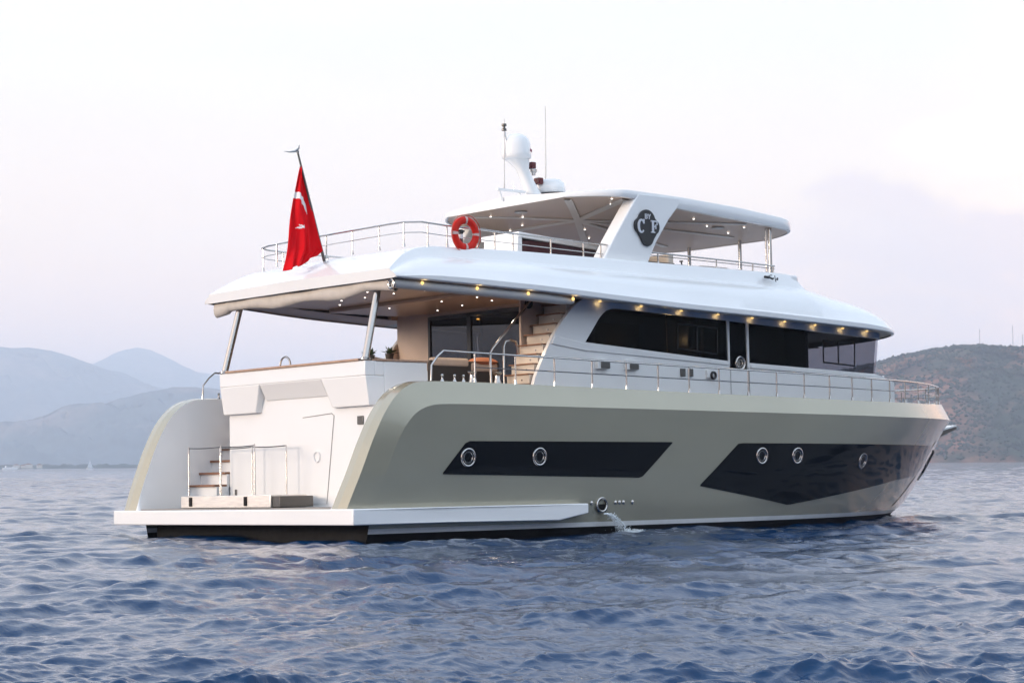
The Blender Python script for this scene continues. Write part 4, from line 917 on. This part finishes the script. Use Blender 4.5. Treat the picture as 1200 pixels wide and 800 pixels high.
mb = MB(); mb.lathe([(.30, 0), (.36, .06), (.36, .16), (.33, .26), (.24, .34), (0, .36)], (8.72, 0, 8.10), 24); rd = mb.build('radar', WHITE, Y, angle=50)
mb = MB(); mb.lathe([(.30, -.04), (.34, 0), (.34, .05)], (8.74, 0, 8.05), 24); mb.lathe([(.10, -.3), (.12, -.04)], (8.70, 0, 8.05), 14); mb.build('radar_base', BLK, rd)
mb = MB(); mb.box(6.98, 7.86, -.05, .05, 8.05, 8.10); mb.tube([(7.05, 0, 8.06), (7.15, 0, 7.80)], .03, 6); mb.tube([(7.7, 0, 8.06), (7.7, 0, 7.84)], .03, 6); br = mb.build('aerial_bracket', WHITE, Y)
mb = MB(); mb.tube([(7.21, 0, 8.10), (7.22, 0, 8.25), (7.25, 0, 9.80)], [.025, .014, .009], 6); mb.build('whip_aerial', SOFF, Y)
mb = MB(); mb.tube([(8.66, 0.12, 8.40), (8.68, .12, 8.8), (8.70, .12, 10.28)], [.022, .015, .010], 6); mb.build('whip_aerial', SOFF, Y)
mb = MB(); mb.lathe([(.06, 0), (.05, .16), (.0, .2)], (8.45, .1, 8.2), 12); mb.build('gps_puck', WHITE, Y)
mb = MB(); mb.tube([(7.52, 0, 8.10), (7.52, 0, 8.24)], .018, 6); mb.build('small_aerial', WHITE, Y)
# ---------------------------------------------------------------- main deck rails
RB = lambda x: float(np.interp(x, O_[:, 0], O_[:, 1]))+.015
ytop = lambda x: max(float(np.interp(x, O_[:, 0], np.maximum(hb(K_[:, 0], K_[:, 1])-.135*np.minimum(1, np.clip((24.2-K_[:, 0])/1.5, 0, 1)*1.2), 0)))-.10, 0)
RT_ = lambda x: float(np.interp(x, [1.7, 4.8, 9, 13, 16.4, 21, 23.4], [3.80, 3.745, 3.665, 3.60, 3.545, 3.55, 3.62]))
for sg in (-1, 1):
    line = [(1.42, sg*4.22, RB(1.42)), (1.44, sg*4.22, 3.50), (1.60, sg*4.22, 3.68), (1.76, sg*4.22, 3.80)]+[(x, sg*ytop(x), RT_(x)) for x in list(np.linspace(2.2, 22.4, 34))+[22.8, 23.1, 23.25]]
    if sg > 0: line.append((23.3, 0.0, 3.62))
    posts = []
    for x in (2.6, 3.72, 4.84, 5.95, 7.0, 8.0, 9.0, 10.0, 11.0, 12.0, 13.0, 13.97, 14.9, 15.8, 16.75, 17.7, 18.7, 19.8, 21.0, 22.2, 23.0):
        posts.append(((x, sg*ytop(x), RT_(x)), (x, sg*ytop(x), RB(x)-.01)))
    if sg > 0: posts.append(((23.3, 0, 3.62), (23.3, 0, 3.15)))
    if sg < 0: line.append((23.3, -.02, 3.62))
    rl = railing('side_rail', line, posts, .34, mids=(), r=.021)
    mb = MB(); mb.tube([(x, sg*ytop(x), (RT_(x)+RB(x))/2) for x in list(np.linspace(2.6, 22.4, 34))+[22.8, 23.1]]+[(23.3, 0, 3.38)], .013, 6); mb.build('guard_wire', CHROME, rl)
# mooring gear on the quarter
for sg in (-1, 1):
    for x in (1.95, 2.28, 2.52, 2.80):
        mb = MB(); mb.lathe([(.05, 0), (.04, .03), (.020, .06), (.020, .11), (.034, .135), (.02, .16)], (x-.15, sg*4.12, 3.17), 12); mb.build('bollard', CHROME, Y)
    for x in (3.05, 3.75):
        mb = MB(); mb.lathe([(.10, -.6), (.09, 0), (.06, .08), (.055, .17), (.10, .21), (.11, .24), (.0, .25)], (x, sg*3.6, 3.2), 16); mb.build('capstan', CHROME, Y)
# ================================================================== LOOSE THINGS ABOARD
# ensign on its raked staff
fl_ = aboard('ensign', (1.88, 0, 6.08)); tag(fl_, 'drooping red flag with white crescent and star on a raked staff above the stern', 'flag')
mb = MB(); mb.tube([(0, 0, -.04), (-.69, 0, 2.33)], [.035, .022], 8); mb.build('flag_staff', STEELDK, fl_)
mb = MB(); mb.tube([(-.69+.16*math.cos(t)*1.0-.02, 0, 2.44-.10*math.sin(t)) for t in np.linspace(R(190), R(-10)+0, 12)[::-1]][2:], [.006, .012, .018, .022, .024, .024, .022, .018, .012, .006], 6)
mb = MB(); mb.tube([(-.98, .10, 2.33), (-.86, .06, 2.32), (-.75, .02, 2.34), (-.68, -.02, 2.40), (-.66, -.03, 2.48)], [.006, .018, .028, .024, .010], 8); mb.lathe([(.03, 0), (.035, .04), (.0, .07)], (-.69, 0, 2.31), 10); mb.build('finial', CHROME, fl_)
nv, nu = 170, 120; P_ = np.zeros((nv, nu, 3)); MI = np.zeros((nv-1, nu-1), int)
for i in range(nv):
    v = i/(nv-1); z = 2.02-2.30*v
    xr = -.60+.52*min(v/.80, 1.0)                        # along the staff
    xl = -.60-.49*v**.80*1.0
    if v > .80: xr = -.08-(v-.80)/.20*.20
    for j in range(nu):
        u = j/(nu-1); x = xl+(xr-xl)*u
        fold = (.15*math.sin(u*8.5+v*2.6+.6*math.sin(v*4))+.07*math.sin(u*19-v*3.2)+.025*math.sin(u*37+v*6))*(.22+v)
        P_[i, j] = (x+.02*math.sin(v*9+u*5), fold*(1-.6*u)+.01-.10*v*(1-u), z+(.20*u if v > .8 else 0)*(v-.8)/.2*1.6-(.06*math.sin(u*3.1)+.035*math.sin(u*11+1))*v*v)
for i in range(nv-1):
    for j in range(nu-1):
        v = (i+.5)/(nv-1); u = (j+.5)/(nu-1)
        c1 = math.hypot((u-.02)/.98, (v-.53)/.28); 
        if .80 < c1 < 1.02 and v < .45 and u < .80: MI[i, j] = 1
        du, dv = (u-.36)/.15, (v-.585)/.032
        a_ = math.atan2(dv, du); rr = math.hypot(du, dv)
        if rr < .55+.45*math.cos(5*a_) and rr < 1 and u > .2: MI[i, j] = 1
        if .575 < v < .60 and .18 < u < .36 and abs(v-.597+.06*(u-.2)) < .008: MI[i, j] = 1
mb = MB(); mb.grid(P_, mi=0); mb.mi = MI.ravel().tolist()
fc = mb.build('flag_cloth', [FLAGR, FLAGW], fl_, angle=180); sm = fc.modifiers.new('thickness', 'SOLIDIFY'); sm.thickness = .006
# lifebuoy hung on the flybridge rail
lb = aboard('lifebuoy', (3.32, -3.13, 6.42)); tag(lb, 'red ring lifebuoy with pale bands hanging on the flybridge rail', 'lifebuoy')
mb = MB(); mb.torus((0, 0, 0), .295, .085, 48, 14, 'y', squash=.75); mb.build('ring', RED, lb, angle=80)
for a0 in (0, 90, 180, 270):
    mb = MB(); rows = []
    for k in range(5):
        a_ = R(a0-5.5+k*2.75)
        rows.append([((.295+.090*math.cos(b_))*math.cos(a_), .090*.75*math.sin(b_), (.295+.090*math.cos(b_))*math.sin(a_)) for b_ in np.linspace(0, 2*math.pi, 15)[:-1]])
    mb.grid(rows, closed=True); mb.build('band', TAPE, lb, angle=80)
mb = MB()
for k in range(4):
    a0 = k*90; mb.tube([((.395+.02*math.sin(math.pi*t))*math.cos(R(a0+90*t)), -.03, (.395+.02*math.sin(math.pi*t))*math.sin(R(a0+90*t))) for t in np.linspace(0, 1, 12)], .010, 6)
mb.build('grab_line', mat('buoy_line', (.55, .10, .07), .8), lb)
bl_ = aboard('buoy_light', (3.27, -3.04, 6.30)); tag(bl_, 'small black, white and red marker light clipped inside the ring lifebuoy', 'marker light')
mb = MB(); mb.lathe([(.03, -.1), (.045, -.08), (.045, .02)], (0, 0, 0), 14); mb.build('battery', REDL, bl_)
mb = MB(); mb.lathe([(.05, .022), (.05, .10), (.035, .12)], (0, 0, 0), 14); mb.build('collar', FLAGW, bl_)
mb = MB(); mb.lathe([(.04, .122), (.06, .14), (.06, .20), (.04, .22)], (0, 0, 0), 14); mb.tube([(-.1, 0, .19), (.1, 0, .19)], .02, 6); mb.build('lamp_head', BLK, bl_)
# cockpit furniture
sf = aboard('wicker_sofa', (4.35, -1.3, 2.9)); tag(sf, 'dark wicker sofa with beige seat pads behind the aft bulwark', 'sofa')
mb = MB(); mb.box(-.95, .95, -.45, .45, .06, .42); mb.box(-1.0, 1.0, -.55, -.42, .06, .90); mb.box(-1.02, -.90, -.42, .45, .06, .66); mb.box(.90, 1.02, -.42, .45, .06, .66); mb.build('frame', WICKER, sf, bevel=.03)
mb = MB(); mb.box(-.88, .88, -.40, .44, .43, .57); mb.build('seat_pad', CUSH, sf, bevel=.05)
mb = MB(); mb.box(-.95, .1, -.57, -.38, .76, .96); mb.box(.14, .95, -.57, -.38, .66, .88); mb.build('back_pad', CUSH, sf, bevel=.06)
pw = aboard('cushion', (4.95, -1.72, 3.80)); tag(pw, 'terracotta scatter cushion on the back of the wicker sofa', 'cushion')
mb = MB(); rows = []
for i in range(9):
    for_ = []
    for j in range(9):
        u, v = i/4-1, j/4-1; t_ = .10*(1-u**4)*(1-v**4)
        for_.append((u*.34, v*.20, t_))
    rows.append(for_)
mb.grid(rows); mb.grid([[(p[0], p[1], -p[2]) for p in r_] for r_ in rows]); mb.build('cushion_cover', TERRA, pw, angle=70)
def plant(x, y, z, label):
    t = aboard('potted_plant', (x, y, z)); tag(t, label, 'plant')
    mb = MB(); mb.lathe([(.07, 0), (.10, .16), (.11, .20), (.09, .20), (.08, .17)], (0, 0, 0), 14); mb.build('pot', POT, t)
    mb = MB(); g = random.Random(int(x*100))
    for k in range(46):
        a_ = g.uniform(0, 6.28); e = g.uniform(.1, 1.4); l_ = g.uniform(.10, .26); b = Vector((0, 0, .19)); d = Vector((math.cos(a_)*math.cos(e), math.sin(a_)*math.cos(e), math.sin(e))); s_ = d.cross(Vector((0, 0, 1))).normalized()*.028
        m_ = b+d*l_*.6; tip = b+d*l_-Vector((0, 0, .03)); mb.add([b, m_+s_, tip, m_-s_], [(0, 1, 2, 3)])
    mb.build('leaves', LEAF, t, flat=True)
plant(2.35, -1.0, 3.72, 'small potted plant beside the starboard aft pillar, nearest the pillar'); plant(4.1, .55, 3.90, 'larger potted plant near the port wing opening in the cockpit')
ct = aboard('cockpit_table', (4.1, .55, 2.9)); tag(ct, 'dark wooden table in the cockpit under the larger potted plant', 'table')
mb = MB(); mb.box(-.7, .7, -.5, .5, .95, 1.0); mb.build('table_top', TEAK, ct, bevel=.01)
mb = MB(); mb.tube([(0, 0, 0), (0, 0, .95)], .06, 12); mb.lathe([(.3, 0), (.3, .03), (.06, .06)], (0, 0, 0), 20); mb.build('pedestal', CHROME, ct)
# cooling water falling from the outlet
def outflow():
    g = np.random.default_rng(4); mb = MB(); p0 = np.array([6.12, -4.28, .56])
    def drop(c_, s):
        v = [c_+np.array(d)*s*g.uniform(.6, 1.6, 3) for d in ((1.3, 0, 0), (-1.3, 0, 0), (0, 1, 0), (0, -1, 0), (0, 0, .9), (0, 0, -.9))]
        mb.add(v, [(0, 2, 4), (2, 1, 4), (1, 3, 4), (3, 0, 4), (2, 0, 5), (1, 2, 5), (3, 1, 5), (0, 3, 5)])
    for k in range(9):
        dx, dy, w_ = g.uniform(.30, .62), g.uniform(-.24, -.10), g.uniform(.006, .015); t1 = g.uniform(.45, .9); q = []
        for t in np.linspace(0, t1, 10): q.append((p0[0]+g.uniform(-.02, .02)+dx*t, p0[1]+dy*t-.04+g.uniform(-.012, .012), p0[2]-.10+.04*t-.50*t*t+g.uniform(-.01, .01)))
        mb.tube(q, [w_*.8]+[w_*g.uniform(.4, 1.7) for _ in range(8)]+[w_*.2], 5)
    for k in range(520):
        t = g.uniform(.15, 1.0)**.7; dx = g.normal(.46, .12); dy = g.normal(-.17, .05)
        drop(np.array([p0[0]+dx*t+g.normal(0, .02), p0[1]+dy*t-.04+g.normal(0, .02+.03*t), max(p0[2]-.10+.04*t-.50*t*t+g.normal(0, .015+.03*t), .02)]), g.uniform(.004, .013))
    for k in range(900):
        r_ = abs(g.normal(0, .5)); drop(np.array([6.52+r_, -4.52+g.normal(0, .05+.10*min(r_, 1)), .03+abs(g.normal(0, .045*math.exp(-r_)))]), g.uniform(.005, .020))
    for k in range(60):
        x, y = 6.5+abs(g.normal(0, .55)), -4.53+g.normal(0, .12); n_ = 9; r_ = g.uniform(.03, .11)
        ring = [(x+r_*1.8*g.uniform(.5, 1.2)*math.cos(6.283*i/n_), y+r_*g.uniform(.5, 1.2)*math.sin(6.283*i/n_), .035+g.uniform(0, .02)) for i in range(n_)]
        mb.add(ring+[(x, y, .075)], [(i, (i+1) % n_, n_) for i in range(n_)])
    FO = mat('foam', (.66, .70, .72), .5, var=.15)
    o = mb.build('splashing_water', FO, angle=60); tag(o, 'white water pouring from the hull outlet and splashing along the waterline', 'water', kind='stuff')
outflow()
# ================================================================== BOATS AND SHORE FAR OFF
def at(u, dist): b = px_dir(u); return CAM.x+dist*math.cos(b), CAM.y+dist*math.sin(b), b
FARW = mat('far_white_paint', (.80, .80, .80), .5, var=.03); FARG = mat('far_dark_glass', (.05, .06, .08), .3)
x, y, b = at(105, 2600); sb = empty('sailing_boat', (x, y, 0)); sb.rotation_euler = (0, 0, b-R(60)); tag(sb, 'tiny white sailing boat far off under the hazy mountains', 'sailing boat')
mb = MB(); mb.prism([(-4.2, -.3), (4.6, -.3), (5.2, 1.0), (-4.4, .9)], 'y', -1.2, 1.2); mb.build('hull', FARW, sb, bevel=.2)
mb = MB(); mb.tube([(.5, 0, .9), (.5, 0, 11.5)], .09, 6); mb.build('mast', FARW, sb)
mb = MB(); mb.grid([[(.4, .0, z), (.4-(1-(z-1.8)/9.5)*1.9, .35*math.sin((z-1.8)/9.5*3.1), z), (.4-(1-(z-1.8)/9.5)*3.8, .1, z)] for z in np.linspace(1.8, 11.2, 8)]); o = mb.build('mainsail', FARW, sb); o.modifiers.new('t', 'SOLIDIFY').thickness = .03
mb = MB(); mb.grid([[(.7, .0, z), (.7+(1-(z-1.4)/8)*1.9, .3, z), (.7+(1-(z-1.4)/8)*3.9, .1, z)] for z in np.linspace(1.4, 9.2, 8)]); o = mb.build('jib', FARW, sb); o.modifiers.new('t', 'SOLIDIFY').thickness = .03
def far_boat(u, dist, Ln, label, turn):
    x, y, b = at(u, dist); t = empty('motor_boat', (x, y, 0)); t.rotation_euler = (0, 0, b-R(turn)); s = Ln/10; tag(t, label, 'motor boat')
    mb = MB(); mb.prism([(-5*s, -.2), (4.2*s, -.2), (5.2*s, 1.5*s), (-5*s, 1.2*s)], 'y', -1.6*s, 1.6*s); mb.build('hull', FARW, t, bevel=.15)
    mb = MB(); mb.prism([(-3.6*s, 1.25*s), (2.4*s, 1.4*s), (1.0*s, 2.7*s), (-3.2*s, 2.7*s)], 'y', -1.2*s, 1.2*s); c = mb.build('cabin', FARW, t, bevel=.15)
    mb = MB(); mb.prism([(-2.8*s, 1.8*s), (1.7*s, 1.8*s), (1.1*s, 2.4*s), (-2.8*s, 2.4*s)], 'y', -1.22*s, 1.22*s); mb.build('window_band', FARG, c)
far_boat(12, 2300, 16, 'white motor boat far off at the left edge of the photo', 80)
far_boat(172, 3200, 13, 'white motor boat far off close to the yacht\'s port quarter', 70)
for i, (u, wd, ht_) in enumerate(((19, 14, 7), (27, 10, 6), (33, 18, 8), (46, 12, 7))):
    d = 4300; x, y, b = at(u, d); t = empty('shore_house', (x, y, 1)); t.rotation_euler = (0, 0, b)
    tag(t, ('pale house on the far shore, first from the left edge', 'low narrow pale house on the far shore, second from the left edge', 'widest pale house on the far shore under the mountains', 'rightmost pale house on the far shore')[i], 'house', 'houses on the far shore')
    mb = MB(); mb.box(-5, 5, -wd/2, wd/2, 0, ht_); mb.build('wall', mat('far_plaster_%d' % i, (.55, .52, .48), .9, var=.1), t)
    mb = MB(); mb.prism([(-wd/2-.5, ht_), (wd/2+.5, ht_), (0, ht_+2.5)], 'x', -5.4, 5.4); mb.build('roof', mat('far_tiles_%d' % i, (.30, .14, .09), .9, var=.15), t)
# low shore under the far houses
x, y, b = at(40, 4400); 
mb = MB(); th_ = np.linspace(px_dir(-60), px_dir(210), 60); 
mb.grid([[(CAM.x+r_*math.cos(t), CAM.y+r_*math.sin(t), z_+(1.6*math.sin(t*700)+1.2*math.sin(t*1900) if z_ > 2 else 0)) for t in th_] for r_, z_ in ((4250, -2), (4290, 1.2), (4500, 7), (4800, 9), (5200, -2))])
tag(mb.build('shore', HM2, angle=180), kind='structure')
# ================================================================== HAZE
def haze():
    mb = MB(); mb.box(-20500, 21000, -20800, 20800, -6, 1050); 
    m = bpy.data.materials.new('haze_air'); m.use_nodes = True; n = m.node_tree.nodes; l = m.node_tree.links; n.clear()
    o_ = n.new('ShaderNodeOutputMaterial'); v = n.new('ShaderNodeVolumePrincipled'); v.inputs['Color'].default_value = (0.765, 0.86, 0.995, 1); v.inputs['Density'].default_value = HAZE_D; v.inputs['Anisotropy'].default_value = 0.0
    l.new(v.outputs[0], o_.inputs['Volume'])
    o = mb.build('haze', m, flat=True); tag(o, 'pale blue haze over the bay and mountains', 'haze', kind='stuff')
HAZE_D = 1.2e-4
haze()
#@@END@@
